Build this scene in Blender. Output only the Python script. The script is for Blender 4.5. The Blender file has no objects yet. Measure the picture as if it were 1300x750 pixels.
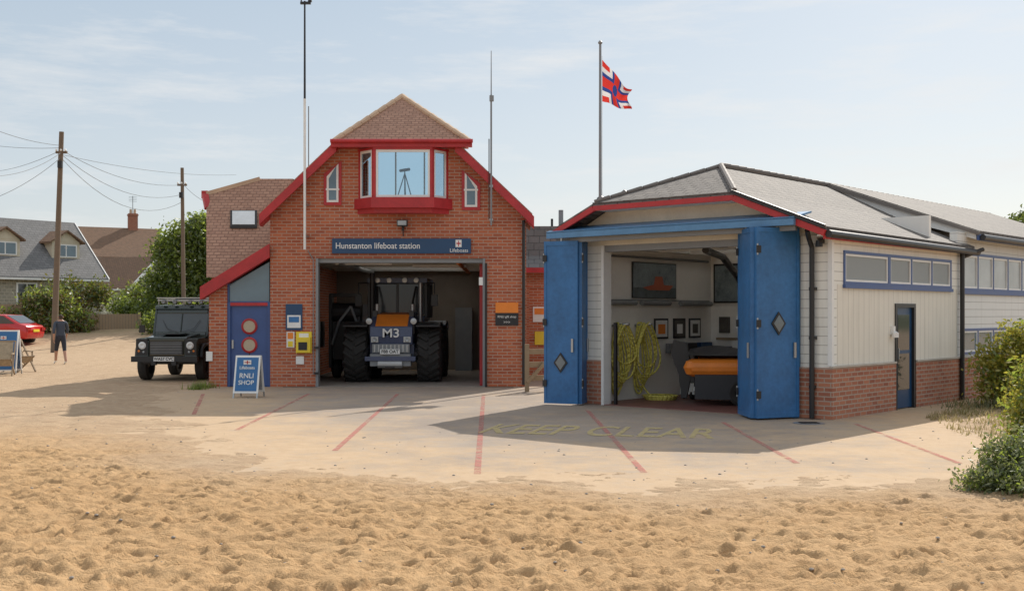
import bpy, bmesh, math, random
import numpy as np
from mathutils import Vector, Matrix
random.seed(7); rng=np.random.default_rng(7)
scene=bpy.context.scene
F=1444.0; CH=1.72; HY=398.0
def GP(px,py):
    d=F*CH/(py-HY); return ((px-650)*d/F, d)
def PX(px,py,d): return ((px-650)*d/F, d, CH+(HY-py)*d/F)

# ---------------- materials ----------------
MC={}
def nodes(name):
    m=bpy.data.materials.new(name); m.use_nodes=True
    nt=m.node_tree; nt.nodes.clear()
    return m,nt
def N(nt,t,**k):
    n=nt.nodes.new(t)
    for a,b in k.items(): setattr(n,a,b)
    return n
def L(nt,a,b): nt.links.new(a,b)
def c4(c): return (c[0],c[1],c[2],1)
def mathn(nt,op,a,b=None,c=None,clamp=False):
    n=N(nt,'ShaderNodeMath',operation=op); n.use_clamp=clamp
    for i,v in enumerate((a,b,c)):
        if v is None: continue
        if isinstance(v,(int,float)): n.inputs[i].default_value=v
        else: L(nt,v,n.inputs[i])
    return n.outputs[0]
def mixc(nt,f,a,b,bt='MIX'):
    n=N(nt,'ShaderNodeMix',data_type='RGBA',blend_type=bt)
    for s,v in ((0,f),(6,a),(7,b)):
        if isinstance(v,(int,float)): n.inputs[s].default_value=v
        elif isinstance(v,tuple): n.inputs[s].default_value=c4(v)
        else: L(nt,v,n.inputs[s])
    return n.outputs[2]
def noisen(nt,vec,scale,detail=4,rough=.55):
    n=N(nt,'ShaderNodeTexNoise'); n.inputs['Scale'].default_value=scale
    n.inputs['Detail'].default_value=detail; n.inputs['Roughness'].default_value=rough
    if vec is not None: L(nt,vec,n.inputs['Vector'])
    return n.outputs['Fac']
def rampn(nt,f,a,b):
    n=N(nt,'ShaderNodeMapRange'); L(nt,f,n.inputs[0]); n.inputs[1].default_value=a; n.inputs[2].default_value=b
    return n.outputs[0]
def finish(nt,col,rough=.6,metal=0,bump=None,bs=.3,bd=.01,spec=.5,coat=0):
    p=N(nt,'ShaderNodeBsdfPrincipled'); o=N(nt,'ShaderNodeOutputMaterial')
    if isinstance(col,tuple): p.inputs['Base Color'].default_value=c4(col)
    else: L(nt,col,p.inputs['Base Color'])
    if isinstance(rough,(int,float)): p.inputs['Roughness'].default_value=rough
    else: L(nt,rough,p.inputs['Roughness'])
    p.inputs['Metallic'].default_value=metal
    p.inputs['Specular IOR Level'].default_value=spec
    if coat: p.inputs['Coat Weight'].default_value=coat
    if bump is not None:
        b=N(nt,'ShaderNodeBump'); b.inputs['Strength'].default_value=bs; b.inputs['Distance'].default_value=bd
        L(nt,bump,b.inputs['Height']); L(nt,b.outputs[0],p.inputs['Normal'])
    L(nt,p.outputs[0],o.inputs[0])
    return p
def M(name,col=(.5,.5,.5),rough=.55,metal=0,var=.18,scale=2.5,bump=.15,coat=0,spec=.5):
    if name in MC: return MC[name]
    m,nt=nodes(name); tc=N(nt,'ShaderNodeTexCoord').outputs['Object']
    n1=noisen(nt,tc,scale,6,.65); n2=noisen(nt,tc,scale*14,3)
    f=mathn(nt,'ADD',mathn(nt,'MULTIPLY',n1,.7),mathn(nt,'MULTIPLY',n2,.3))
    f=rampn(nt,f,.3,.7)
    lo=tuple(c*(1-var) for c in col); hi=tuple(min(1,c*(1+var*.6)) for c in col)
    finish(nt,mixc(nt,f,lo,hi),mathn(nt,'ADD',mathn(nt,'MULTIPLY',n1,.2),rough-.1),metal,n2,bump,.004,spec,coat=coat)
    MC[name]=m; return m
def brickmat(name,c1,c2,mort,bw=.225,rh=.075,ms=.009,bs=.5,bd=.008,var=.35,off=.5,streak=.25,rough=.85):
    m,nt=nodes(name); uv=N(nt,'ShaderNodeUVMap').outputs[0]
    b=N(nt,'ShaderNodeTexBrick'); L(nt,uv,b.inputs['Vector']); b.offset=off
    b.inputs['Color1'].default_value=c4(c1); b.inputs['Color2'].default_value=c4(c2); b.inputs['Mortar'].default_value=c4(mort)
    b.inputs['Scale'].default_value=1; b.inputs['Brick Width'].default_value=bw; b.inputs['Row Height'].default_value=rh
    b.inputs['Mortar Size'].default_value=ms; b.inputs['Mortar Smooth'].default_value=.2; b.inputs['Bias'].default_value=0
    n1=rampn(nt,noisen(nt,uv,.8,6,.65),.3,.72); n2=rampn(nt,noisen(nt,uv,9,4,.7),.3,.7)
    c=mixc(nt,mathn(nt,'MULTIPLY',n1,streak),b.outputs['Color'],tuple(x*.45 for x in c1))
    c=mixc(nt,mathn(nt,'MULTIPLY',n2,var),c,tuple(min(1,x*1.5+.03) for x in c2))
    h=mathn(nt,'ADD',mathn(nt,'SUBTRACT',1,b.outputs['Fac']),mathn(nt,'MULTIPLY',n2,.3))
    finish(nt,c,rough,0,h,bs,bd,.25)
    MC[name]=m; return m
def boardmat(name,col,pitch,axis='V',dark=.45,prof='lap',rough=.5):
    m,nt=nodes(name); uv=N(nt,'ShaderNodeUVMap').outputs[0]
    s=N(nt,'ShaderNodeSeparateXYZ'); L(nt,uv,s.inputs[0])
    v=s.outputs[1] if axis=='V' else s.outputs[0]
    fr=mathn(nt,'FRACT',mathn(nt,'DIVIDE',v,pitch))
    line=mathn(nt,'LESS_THAN',fr,.09)
    n1=rampn(nt,noisen(nt,uv,1.3,6,.7),.3,.75)
    mp=N(nt,'ShaderNodeMapping'); mp.inputs['Scale'].default_value=(7,.5,1); L(nt,uv,mp.inputs[0])
    n2=rampn(nt,noisen(nt,mp.outputs[0],1,4,.6),.52,.75)
    c=mixc(nt,mathn(nt,'MULTIPLY',n1,.25),col,tuple(x*.72 for x in col))
    c=mixc(nt,mathn(nt,'MULTIPLY',n2,.22),c,(.30,.26,.20))
    c=mixc(nt,mathn(nt,'MULTIPLY',line,dark),c,(.12,.11,.1))
    finish(nt,c,rough,0,(mathn(nt,'SUBTRACT',1,fr) if prof=='lap' else mathn(nt,'SUBTRACT',1,line)),.6,.02,.4)
    MC[name]=m; return m

brick=brickmat('red_brick',(.55,.175,.082),(.34,.09,.048),(.48,.36,.28),ms=.011)
brick2=brickmat('dark_red_brick',(.42,.14,.075),(.29,.085,.05),(.40,.32,.25),ms=.011)
brick3=brickmat('mixed_brick',(.50,.21,.12),(.30,.11,.07),(.44,.38,.31),ms=.011)
tile=brickmat('clay_plain_tiles',(.47,.28,.20),(.34,.195,.14),(.20,.12,.085),.17,.10,.010,.8,.02,.45)
tile2=brickmat('brown_tiles',(.27,.16,.10),(.19,.12,.08),(.10,.07,.05),.2,.12,.012,.9,.02,.3)
slate=brickmat('slate_roof',(.20,.18,.16),(.13,.118,.11),(.05,.045,.042),.28,.17,.015,.9,.025,.45,rough=.8)
slate2=brickmat('grey_slate',(.20,.195,.195),(.15,.15,.15),(.09,.09,.09),.35,.22,.014,.6,.02,.3)
flint=brickmat('flint_stone',(.40,.37,.30),(.24,.22,.18),(.50,.45,.36),.3,.2,.03,.6,.02,.5)
lapw=boardmat('white_lap_boards',(.84,.82,.75),.15)
vertp=boardmat('cream_vertical_panels',(.80,.76,.67),.2,'U',.25,'groove')
lapg=boardmat('grey_lap_boards',(.76,.76,.73),.15)
fencew=boardmat('fence_boards',(.30,.22,.14),.15,'U',.9,'groove',.85)
red=M('red_paint',(.47,.03,.035),.45,var=.3)
blue=M('blue_door_paint',(.035,.155,.37),.42,var=.42,scale=1.1,bump=.15)
bluel=M('light_blue_paint',(.10,.25,.45),.4,var=.25)
blued=M('annex_blue_paint',(.05,.10,.27),.4)
navy=M('navy_sign',(.012,.06,.15),.35,var=.1)
white=M('white_paint',(.82,.82,.80),.45,var=.1)
wall_in=M('interior_white',(.88,.86,.81),.6,var=.08,scale=1)
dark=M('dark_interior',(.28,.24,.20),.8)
black=M('black_metal',(.02,.02,.022),.4)
rubber=M('rubber',(.032,.030,.028),.8,bump=.5,scale=8,var=.3)
steel=M('galvanised_steel',(.45,.46,.46),.4,.7)
greym=M('grey_metal',(.25,.26,.27),.45,.3)
timber=M('weathered_timber',(.30,.22,.14),.8,bump=.5,scale=4)
polew=M('pole_wood',(.17,.125,.09),.85,bump=.5,scale=4)
orange=M('orange_paint',(.85,.25,.03),.45)
yellow=M('yellow_plastic',(.82,.62,.04),.4)
hosem=M('yellow_hose',(.78,.70,.16),.45)
green=M('dark_green_paint',(.010,.024,.017),.22,coat=.6,var=.2)
tracb=M('tractor_blue',(.075,.095,.17),.42,var=.35,coat=.1)
carred=M('car_red',(.55,.01,.012),.25,coat=.7,var=.05)
skinm=M('skin',(.45,.25,.17),.5,var=.05)
shirtm=M('shirt_grey_blue',(.055,.07,.10),.85,var=.2,scale=8)
shortm=M('shorts_dark',(.03,.035,.05),.85)
hairm=M('hair',(.05,.03,.02),.8)
creamw=M('cream_render',(.6,.54,.42),.8)
floorm=M('red_floor_paint',(.22,.095,.08),.5,var=.3)
concf=M('garage_floor',(.30,.265,.23),.7,var=.35)
def glassmat(name,col,rough=.06,var=.3):
    m,nt=nodes(name); tc=N(nt,'ShaderNodeTexCoord').outputs['Object']
    n1=noisen(nt,tc,1.1,3)
    finish(nt,mixc(nt,rampn(nt,n1,.35,.65),tuple(c*(1-var) for c in col),col),rough,0,n1,.05,.02,1.0)
    MC[name]=m; return m
glassd=glassmat('dark_glass',(.03,.04,.05))
glassb=glassmat('blue_grey_glass',(.12,.19,.24))
glassf=glassmat('frosted_glazing',(.42,.45,.46),.2)
def clearglass(name='clear_glass',tint=(.66,.80,.88),mix=.13):
    m,nt=nodes(name); t=N(nt,'ShaderNodeBsdfTransparent'); g=N(nt,'ShaderNodeBsdfGlossy')
    g.inputs['Roughness'].default_value=.03; t.inputs[0].default_value=c4(tint)
    x=N(nt,'ShaderNodeMixShader'); x.inputs[0].default_value=mix
    o=N(nt,'ShaderNodeOutputMaterial'); L(nt,t.outputs[0],x.inputs[1]); L(nt,g.outputs[0],x.inputs[2]); L(nt,x.outputs[0],o.inputs[0])
    return m
glassc=clearglass()
def panelmat(name,dc,tc_,f):
    m,nt=nodes(name); d=N(nt,'ShaderNodeBsdfPrincipled'); d.inputs['Base Color'].default_value=c4(dc); d.inputs['Roughness'].default_value=.15
    t=N(nt,'ShaderNodeBsdfTranslucent'); t.inputs[0].default_value=c4(tc_)
    x=N(nt,'ShaderNodeMixShader'); x.inputs[0].default_value=f
    o=N(nt,'ShaderNodeOutputMaterial'); L(nt,d.outputs[0],x.inputs[1]); L(nt,t.outputs[0],x.inputs[2]); L(nt,x.outputs[0],o.inputs[0]); return m
fillpanel=panelmat('translucent_fill_panel',(.7,.72,.72),(.9,.9,.88),.75)  # translucent sheet for the added rooflights that brighten both interiors
glasst=panelmat('translucent_glazing',(.42,.45,.46),(.85,.87,.87),.45)
def leafmat(name,c1,c2,tr=.35,tc_=(.3,.36,.05)):
    m,nt=nodes(name); tc=N(nt,'ShaderNodeTexCoord').outputs['Object']
    n1=rampn(nt,noisen(nt,tc,1.6,3),.35,.65); n2=rampn(nt,noisen(nt,tc,17,2),.3,.7)
    c=mixc(nt,n1,c1,c2); c=mixc(nt,mathn(nt,'MULTIPLY',n2,.5),c,tuple(x*.4 for x in c1))
    d=N(nt,'ShaderNodeBsdfDiffuse'); t=N(nt,'ShaderNodeBsdfTranslucent')
    g=N(nt,'ShaderNodeBsdfGlossy'); g.inputs['Roughness'].default_value=.45
    L(nt,c,d.inputs[0]); L(nt,mixc(nt,.6,c,tc_),t.inputs[0])
    x=N(nt,'ShaderNodeMixShader'); x.inputs[0].default_value=tr
    L(nt,d.outputs[0],x.inputs[1]); L(nt,t.outputs[0],x.inputs[2])
    y=N(nt,'ShaderNodeMixShader'); y.inputs[0].default_value=.06
    L(nt,x.outputs[0],y.inputs[1]); L(nt,g.outputs[0],y.inputs[2])
    o=N(nt,'ShaderNodeOutputMaterial'); L(nt,y.outputs[0],o.inputs[0]); MC[name]=m; return m
leaf1=leafmat('leaf_light',(.10,.165,.03),(.17,.23,.045),.55,(.46,.55,.08))
leaf2=leafmat('leaf_dark',(.045,.08,.022),(.08,.12,.03),.4)
leafy=leafmat('leaf_yellow',(.26,.27,.04),(.42,.37,.05),.45,(.6,.55,.08))
leafg=leafmat('leaf_greygreen',(.12,.15,.07),(.19,.21,.10),.35,(.35,.38,.14))
leafdry=leafmat('dry_grass_blades',(.40,.31,.15),(.30,.28,.11),.35,(.5,.42,.2))
leafo=leafmat('leaf_orange',(.2,.10,.03),(.15,.12,.03),.3)

# ---------------- builders ----------------
def grp(name,loc=(0,0,0),rz=0):
    e=bpy.data.objects.new(name,None); scene.collection.objects.link(e)
    e.location=loc; e.rotation_euler=(0,0,rz); e.empty_display_size=.3; return e
class MB:
    def __init__(s): s.v=[];s.f=[];s.m=[];s.mats=[]
    def add(s,vs,fs,mat,T=None):
        o=len(s.v)
        if T is not None: vs=[tuple(T@Vector(v)) for v in vs]
        s.v+= [tuple(v) for v in vs]
        if mat not in s.mats: s.mats.append(mat)
        i=s.mats.index(mat)
        for f in fs: s.f.append([o+k for k in f]); s.m.append(i)
        return s
    def box(s,x0,x1,y0,y1,z0,z1,mat,T=None):
        if x0>x1:x0,x1=x1,x0
        vs=[(x0,y0,z0),(x1,y0,z0),(x1,y1,z0),(x0,y1,z0),(x0,y0,z1),(x1,y0,z1),(x1,y1,z1),(x0,y1,z1)]
        return s.add(vs,[(0,3,2,1),(4,5,6,7),(0,1,5,4),(1,2,6,5),(2,3,7,6),(3,0,4,7)],mat,T)
    def cyl(s,p0,p1,r,mat,r1=None,seg=12):
        p0=Vector(p0);p1=Vector(p1); r1=r if r1 is None else r1
        d=(p1-p0).normalized(); a=d.orthogonal().normalized(); b=d.cross(a)
        vs=[];fs=[]
        for p,rr in((p0,r),(p1,r1)):
            for i in range(seg):
                t=2*math.pi*i/seg; vs.append(p+a*math.cos(t)*rr+b*math.sin(t)*rr)
        for i in range(seg):
            j=(i+1)%seg; fs.append((i,j,seg+j,seg+i))
        fs.append(tuple(range(seg))[::-1]); fs.append(tuple(range(seg,2*seg)))
        return s.add(vs,fs,mat)
    def path(s,pts,r,mat,seg=8):
        for a,b in zip(pts[:-1],pts[1:]): s.cyl(a,b,r,mat,seg=seg)
        return s
    def prism(s,pts,a0,a1,mat,ax='y',T=None):
        n=len(pts)
        def mk(p,a):
            return {'y':(p[0],a,p[1]),'x':(a,p[0],p[1]),'z':(p[0],p[1],a)}[ax]
        vs=[mk(p,a0) for p in pts]+[mk(p,a1) for p in pts]
        fs=[tuple(range(n)),tuple(range(2*n-1,n-1,-1))]+[(i,(i+1)%n,n+(i+1)%n,n+i) for i in range(n)]
        return s.add(vs,fs,mat,T)
    def slab(s,pts,th,mat):
        n=len(pts); vs=[Vector(p) for p in pts]+[Vector(p)-Vector((0,0,th)) for p in pts]
        fs=[tuple(range(n)),tuple(range(2*n-1,n-1,-1))]+[(i,(i+1)%n,n+(i+1)%n,n+i) for i in range(n)]
        return s.add(vs,fs,mat)
    def beam(s,p0,p1,w,h,mat):
        p0=Vector(p0);p1=Vector(p1); d=(p1-p0).normalized()
        if abs(d.z)>.99: sd=Vector((1,0,0))
        else: sd=d.cross(Vector((0,0,1))).normalized()
        up=sd.cross(d).normalized(); vs=[]
        for p in(p0,p1):
            for a,b in((-1,-1),(1,-1),(1,1),(-1,1)): vs.append(p+sd*a*w/2+up*b*h/2)
        return s.add(vs,[(0,1,2,3),(7,6,5,4),(0,4,5,1),(1,5,6,2),(2,6,7,3),(3,7,4,0)],mat)
    def lathe(s,c,prof,mat,seg=28,ax='x'):
        vs=[];fs=[];n=len(prof)
        for i in range(seg):
            t=2*math.pi*i/seg
            for a,r in prof:
                if ax=='x': vs.append((c[0]+a,c[1]+r*math.cos(t),c[2]+r*math.sin(t)))
                elif ax=='y': vs.append((c[0]+r*math.cos(t),c[1]+a,c[2]+r*math.sin(t)))
                else: vs.append((c[0]+r*math.cos(t),c[1]+r*math.sin(t),c[2]+a))
        for i in range(seg):
            j=(i+1)%seg
            for k in range(n-1): fs.append((i*n+k,j*n+k,j*n+k+1,i*n+k+1))
        return s.add(vs,fs,mat)
    def done(s,parent,name,bevel=0,smooth=False,uv=True,clean=True):
        me=bpy.data.meshes.new(name); me.from_pydata(s.v,[],s.f)
        for m in s.mats: me.materials.append(m)
        me.polygons.foreach_set('material_index',s.m)
        if clean:
            bm=bmesh.new(); bm.from_mesh(me); bmesh.ops.recalc_face_normals(bm,faces=bm.faces); bm.to_mesh(me); bm.free()
        if uv:
            ul=me.uv_layers.new(name='UVMap')
            for p in me.polygons:
                n=p.normal
                if abs(n.z)>.95: u=Vector((1,0,0)); v=Vector((0,1,0))
                else:
                    u=Vector((0,0,1)).cross(n).normalized(); v=n.cross(u)
                for li in p.loop_indices:
                    co=me.vertices[me.loops[li].vertex_index].co
                    ul.data[li].uv=(co.dot(u),co.dot(v))
        if smooth: me.shade_smooth()
        ob=bpy.data.objects.new(name,me); scene.collection.objects.link(ob)
        if parent: ob.parent=parent
        if bevel:
            b=ob.modifiers.new('b','BEVEL'); b.width=bevel; b.segments=2; b.limit_method='ANGLE'; b.angle_limit=math.radians(40)
        return ob
def text(parent,name,s,loc,size,mat,rot=(math.pi/2,0,0),align='CENTER',off=0.0,ext=.002,sx=1,sy=1):
    cu=bpy.data.curves.new(name,'FONT'); cu.body=s; cu.size=size; cu.align_x=align; cu.align_y='CENTER'; cu.extrude=ext; cu.offset=off
    cu.materials.append(mat); o=bpy.data.objects.new(name,cu); scene.collection.objects.link(o)
    o.location=loc; o.rotation_euler=rot; o.scale=(sx,sy,1); o.parent=parent; return o
def foliage(parent,name,blobs,n,size,mat,seed=1,flat=1.0,mats=None):
    r=np.random.default_rng(seed); B=np.array(blobs,float)
    w=(B[:,3]*B[:,4]*B[:,5])**.67; w/=w.sum()
    k=r.choice(len(B),n,p=w); d=r.normal(size=(n,3)); d/=np.linalg.norm(d,axis=1)[:,None]
    rad=r.random(n)**.38; rad*=1+.18*r.normal(size=n)
    lump=1+.16*np.sin(d[:,0]*7+k*1.7)*np.cos(d[:,2]*6+k)+.12*np.sin(d[:,1]*11+k*3)
    c=B[k,:3]+d*B[k,3:6]*(rad*lump)[:,None]
    c=c[c[:,2]>.02]; n=len(c)
    a=r.normal(size=(n,3)); a/=np.linalg.norm(a,axis=1)[:,None]
    b=r.normal(size=(n,3)); b-=a*(a*b).sum(1)[:,None]; b/=np.linalg.norm(b,axis=1)[:,None]
    s=size*(.5+r.random(n))[:,None]
    v=np.stack([c-a*s,c-b*s*.45*flat,c+a*s,c+b*s*.45*flat],1).reshape(-1,3)
    me=bpy.data.meshes.new(name); me.vertices.add(4*n); me.vertices.foreach_set('co',v.ravel())
    me.loops.add(4*n); me.loops.foreach_set('vertex_index',np.arange(4*n,dtype=np.int32))
    me.polygons.add(n); me.polygons.foreach_set('loop_start',np.arange(n,dtype=np.int32)*4); me.update(calc_edges=True)
    ms=mats or [mat]
    for q in ms: me.materials.append(q)
    if len(ms)>1: me.polygons.foreach_set('material_index',r.integers(0,len(ms),n).astype(np.int32))
    ob=bpy.data.objects.new(name,me); scene.collection.objects.link(ob); ob.parent=parent; return ob
def blades(name,parent,pts,h,mat,seed=1):
    r=np.random.default_rng(seed); n=len(pts); c=np.array(pts)
    hh=h*(.4+.9*r.random(n)); an=r.random(n)*6.28; w=.006+.008*r.random(n)
    lx=r.normal(size=n)*.35*hh; ly=r.normal(size=n)*.35*hh
    dx=np.cos(an)*w; dy=np.sin(an)*w
    v=np.stack([np.stack([c[:,0]-dx,c[:,1]-dy,c[:,2]],1),np.stack([c[:,0]+dx,c[:,1]+dy,c[:,2]],1),np.stack([c[:,0]+lx,c[:,1]+ly,c[:,2]+hh],1)],1).reshape(-1,3)
    me=bpy.data.meshes.new(name); me.vertices.add(3*n); me.vertices.foreach_set('co',v.ravel())
    me.loops.add(3*n); me.loops.foreach_set('vertex_index',np.arange(3*n,dtype=np.int32))
    me.polygons.add(n); me.polygons.foreach_set('loop_start',np.arange(n,dtype=np.int32)*3); me.update(calc_edges=True)
    me.materials.append(mat); ob=bpy.data.objects.new(name,me); scene.collection.objects.link(ob); ob.parent=parent; return ob
def tree(name,loc,blobs,n,size,mat,trunk_h,tr=.16,seed=1,mats=None):
    g=grp(name,loc); mb=MB(); rr=random.Random(seed)
    mb.cyl((0,0,-.1),(.05,0,trunk_h*.6),tr,polew,tr*.75); mb.cyl((.05,0,trunk_h*.6),(0,.05,trunk_h),tr*.75,polew,tr*.5)
    for b in blobs:
        s=Vector((.03,0,trunk_h*rr.uniform(.55,.95))); e=Vector(b[:3]); m=(s+e)/2+Vector((rr.uniform(-.2,.2),rr.uniform(-.2,.2),.1))
        mb.cyl(s,m,tr*.4,polew,tr*.25,seg=7); mb.cyl(m,e,tr*.25,polew,.015,seg=7)
    mb.done(g,'trunk_and_limbs',smooth=True)
    foliage(g,'crown',blobs,n,size,mat,seed,mats=mats); return g

# ---------------- ground ----------------
poly=np.array([GP(235,492),GP(222,530),GP(262,565),GP(400,590),GP(620,605),GP(900,612),GP(1130,609),GP(1265,586),GP(1235,555),(6.9,18.7),(8.3,20.6),(8.6,23),(14,32),(-8.3,34),(-8.3,27.5)])
def sdist(x,y):
    d=np.full(x.shape,1e9); ins=np.zeros(x.shape,bool); n=len(poly)
    for i in range(n):
        a=poly[i]; b=poly[(i+1)%n]; e=b-a
        t=np.clip(((x-a[0])*e[0]+(y-a[1])*e[1])/(e@e),0,1)
        d=np.minimum(d,np.hypot(x-a[0]-t*e[0],y-a[1]-t*e[1]))
        c=((a[1]>y)!=(b[1]>y))&(x<(b[0]-a[0])*(y-a[1])/(b[1]-a[1]+1e-12)+a[0]); ins^=c
    return np.where(ins,d,-d)
_T=rng.random((256,256))
def vn(x,y):
    xi=np.floor(x).astype(int); yi=np.floor(y).astype(int); fx=x-xi; fy=y-yi
    fx=fx*fx*(3-2*fx); fy=fy*fy*(3-2*fy)
    g=lambda i,j:_T[(xi+i)%256,(yi+j)%256]
    return (g(0,0)*(1-fx)+g(1,0)*fx)*(1-fy)+(g(0,1)*(1-fx)+g(1,1)*fx)*fy
def fbm(x,y,o=4):
    s=0;a=.5
    for i in range(o): s=s+a*(vn(x*2**i+17*i,y*2**i+31*i)-.5); a*=.5
    return s
def smooth(a,b,x):
    t=np.clip((x-a)/(b-a),0,1); return t*t*(3-2*t)
def geo(a,b,st,g):
    o=[];x=a;s=st
    while x<b: s*=g; x+=s; o.append(x)
    return o
xs=list(np.arange(-7.5,7.5,.030)); xs=[-v for v in geo(7.5,1200,.04,1.12)][::-1]+xs+geo(7.5,1200,.04,1.12)
ys=[5.5-v for v in geo(0,200,.08,1.2)][::-1]+list(np.arange(5.5,14.5,.027))+list(np.arange(14.5,22,.06))+list(np.arange(22,45,.16))
ys=ys+geo(ys[-1],1500,.16,1.12)
xs=np.array(xs); ys=np.array(ys)
X,Y=np.meshgrid(xs,ys)
sd=sdist(X,Y)
Z=np.zeros_like(X)
near=(Y<60)
deep=smooth(.0,2.4,-sd+fbm(X*.7,Y*.7)*1.8+fbm(X*3,Y*3)*.6)*(1-smooth(13,19,Y))
Z+=deep*(.04*fbm(X*.5,Y*.8)+.06*fbm(X*1.9+9,Y*2.3)+.075*fbm(X*4.6,Y*5.4)+.06*fbm(X*10+5,Y*12,3)+.02*fbm(X*20,Y*22,2))
drive=smooth(.0,1.0,-sd)*(1-deep)*near
Z+=drive*(.03*fbm(X*.8,Y*.8)+.035*fbm(X*4,Y*5))
for o_ in(-4.2,-2.7,-1.6,-.2):
    Z+=-.02*drive*np.exp(-((X-(-2.2-.24*Y+o_+.5*np.sin(Y*.22+o_)))/.13)**2)
def stamp(cx,cy,an,dep,l,w):
    i0,i1=np.searchsorted(xs,[cx-.3,cx+.3]); j0,j1=np.searchsorted(ys,[cy-.3,cy+.3])
    if i1<=i0 or j1<=j0: return
    x=X[j0:j1,i0:i1]-cx; y=Y[j0:j1,i0:i1]-cy
    u=x*math.cos(an)+y*math.sin(an); v=-x*math.sin(an)+y*math.cos(an)
    q=np.sqrt((u/l)**2+(v/w)**2)
    Z[j0:j1,i0:i1]+=(-dep*np.exp(-q**4)+dep*.6*np.exp(-((q-1.4)/.33)**2))*np.clip(deep[j0:j1,i0:i1]*1.3,0,1)
R=random.Random(3)
for i in range(7000):
    cy=5.6+10.4*R.random()**1.1; cx=R.uniform(-.52*cy-.5,.52*cy+.5)
    stamp(cx,cy,R.uniform(0,6.28),R.uniform(.006,.020),R.uniform(.035,.11),R.uniform(.028,.055))
for i in range(46):
    cx,cy=R.uniform(-7,7),R.uniform(6,13); a=R.uniform(0,6.28)
    for k in range(14):
        px_=cx+math.cos(a)*k*.6-math.sin(a)*(.1 if k%2 else -.1); py_=cy+math.sin(a)*k*.6+math.cos(a)*(.1 if k%2 else -.1)
        stamp(px_,py_,a+R.uniform(-.2,.2),R.uniform(.018,.032),.13,.05)
edge=smooth(-.6,.5,sd+fbm(X*.9,Y*.9)*2.2+fbm(X*3.3,Y*3.3)*1.5+fbm(X*12,Y*12)*.9)
Z+= -.05*edge + (.012+.02*deep)*(1-edge)*near
Z+= smooth(50,62,Y)*smooth(-8,-16,X)*1.0
Z+= smooth(120,300,Y)*2
nx,ny=len(xs),len(ys)
co=np.stack([X,Y,Z],-1).reshape(-1,3)
idx=np.arange(nx*ny).reshape(ny,nx)
q=np.stack([idx[:-1,:-1],idx[:-1,1:],idx[1:,1:],idx[1:,:-1]],-1).reshape(-1,4)
me=bpy.data.meshes.new('ground'); me.vertices.add(len(co)); me.vertices.foreach_set('co',co.ravel())
me.loops.add(q.size); me.loops.foreach_set('vertex_index',q.ravel().astype(np.int32))
me.polygons.add(len(q)); me.polygons.foreach_set('loop_start',(np.arange(len(q))*4).astype(np.int32)); me.update(calc_edges=True)
me.shade_smooth()
at=me.attributes.new('deep','FLOAT','POINT'); at.data.foreach_set('value',deep.ravel().astype(np.float32))
m,nt=nodes('sand'); g=N(nt,'ShaderNodeNewGeometry').outputs['Position']
a=N(nt,'ShaderNodeAttribute',attribute_name='deep').outputs['Fac']
n1=rampn(nt,noisen(nt,g,.5,5,.6),.3,.7); n2=rampn(nt,noisen(nt,g,7,6,.7),.3,.7); n3=noisen(nt,g,60,3,.7); n4=rampn(nt,noisen(nt,g,2.2,5,.7),.4,.62)
c=mixc(nt,n1,(.50,.32,.165),(.57,.38,.205))
c=mixc(nt,mathn(nt,'MULTIPLY',n2,.4),c,(.36,.21,.10))
dr=mixc(nt,n4,(.54,.40,.265),(.46,.325,.21))
dr=mixc(nt,mathn(nt,'MULTIPLY',n2,.45),dr,(.31,.225,.15))
c=mixc(nt,a,dr,c)
c=mixc(nt,mathn(nt,'MULTIPLY',rampn(nt,n3,.55,.75),.4),c,(.18,.11,.06))
sp=N(nt,'ShaderNodeSeparateXYZ'); L(nt,g,sp.inputs[0])
far=rampn(nt,mathn(nt,'ADD',sp.outputs[1],mathn(nt,'MULTIPLY',n1,8)),60,75)
c=mixc(nt,far,c,(.10,.11,.04))
h=mathn(nt,'ADD',mathn(nt,'MULTIPLY',noisen(nt,g,14,5,.75),1.0),mathn(nt,'MULTIPLY',n3,.45))
finish(nt,c,.95,0,h,.85,.032,.1)
me.materials.append(m)
gr=bpy.data.objects.new('ground',me); scene.collection.objects.link(gr)
# apron
ax=np.arange(-10,14.01,.12); ay=np.arange(9.6,34.01,.12); AX,AY=np.meshgrid(ax,ay); asd=sdist(AX,AY)
aidx=np.arange(AX.size).reshape(AX.shape)
keep=(asd[:-1,:-1]>-2.2)
q=np.stack([aidx[:-1,:-1],aidx[:-1,1:],aidx[1:,1:],aidx[1:,:-1]],-1)[keep].reshape(-1,4)
AZ=-.14*smooth(1.2,2.0,-asd)
me=bpy.data.meshes.new('concrete_apron'); me.from_pydata(np.stack([AX,AY,AZ],-1).reshape(-1,3).tolist(),[],q.tolist())
at=me.attributes.new('dust','FLOAT','POINT'); at.data.foreach_set('value',(1-smooth(-.4,3.8,asd+fbm(AX*.4,AY*.4)*3.2)).ravel().astype(np.float32))
m,nt=nodes('sandy_concrete'); g=N(nt,'ShaderNodeNewGeometry').outputs['Position']
a=N(nt,'ShaderNodeAttribute',attribute_name='dust').outputs['Fac']
n1=rampn(nt,noisen(nt,g,.45,6,.65),.32,.68); n2=rampn(nt,noisen(nt,g,5,6,.75),.3,.7); n3=noisen(nt,g,45,3,.7); n4=rampn(nt,noisen(nt,g,1.3,6,.7),.3,.7)
c=mixc(nt,n1,(.29,.24,.20),(.38,.32,.265))
c=mixc(nt,mathn(nt,'MULTIPLY',n2,.4),c,(.23,.19,.155))
c=mixc(nt,mathn(nt,'MULTIPLY',rampn(nt,n3,.55,.7),.3),c,(.13,.11,.09))
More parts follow.
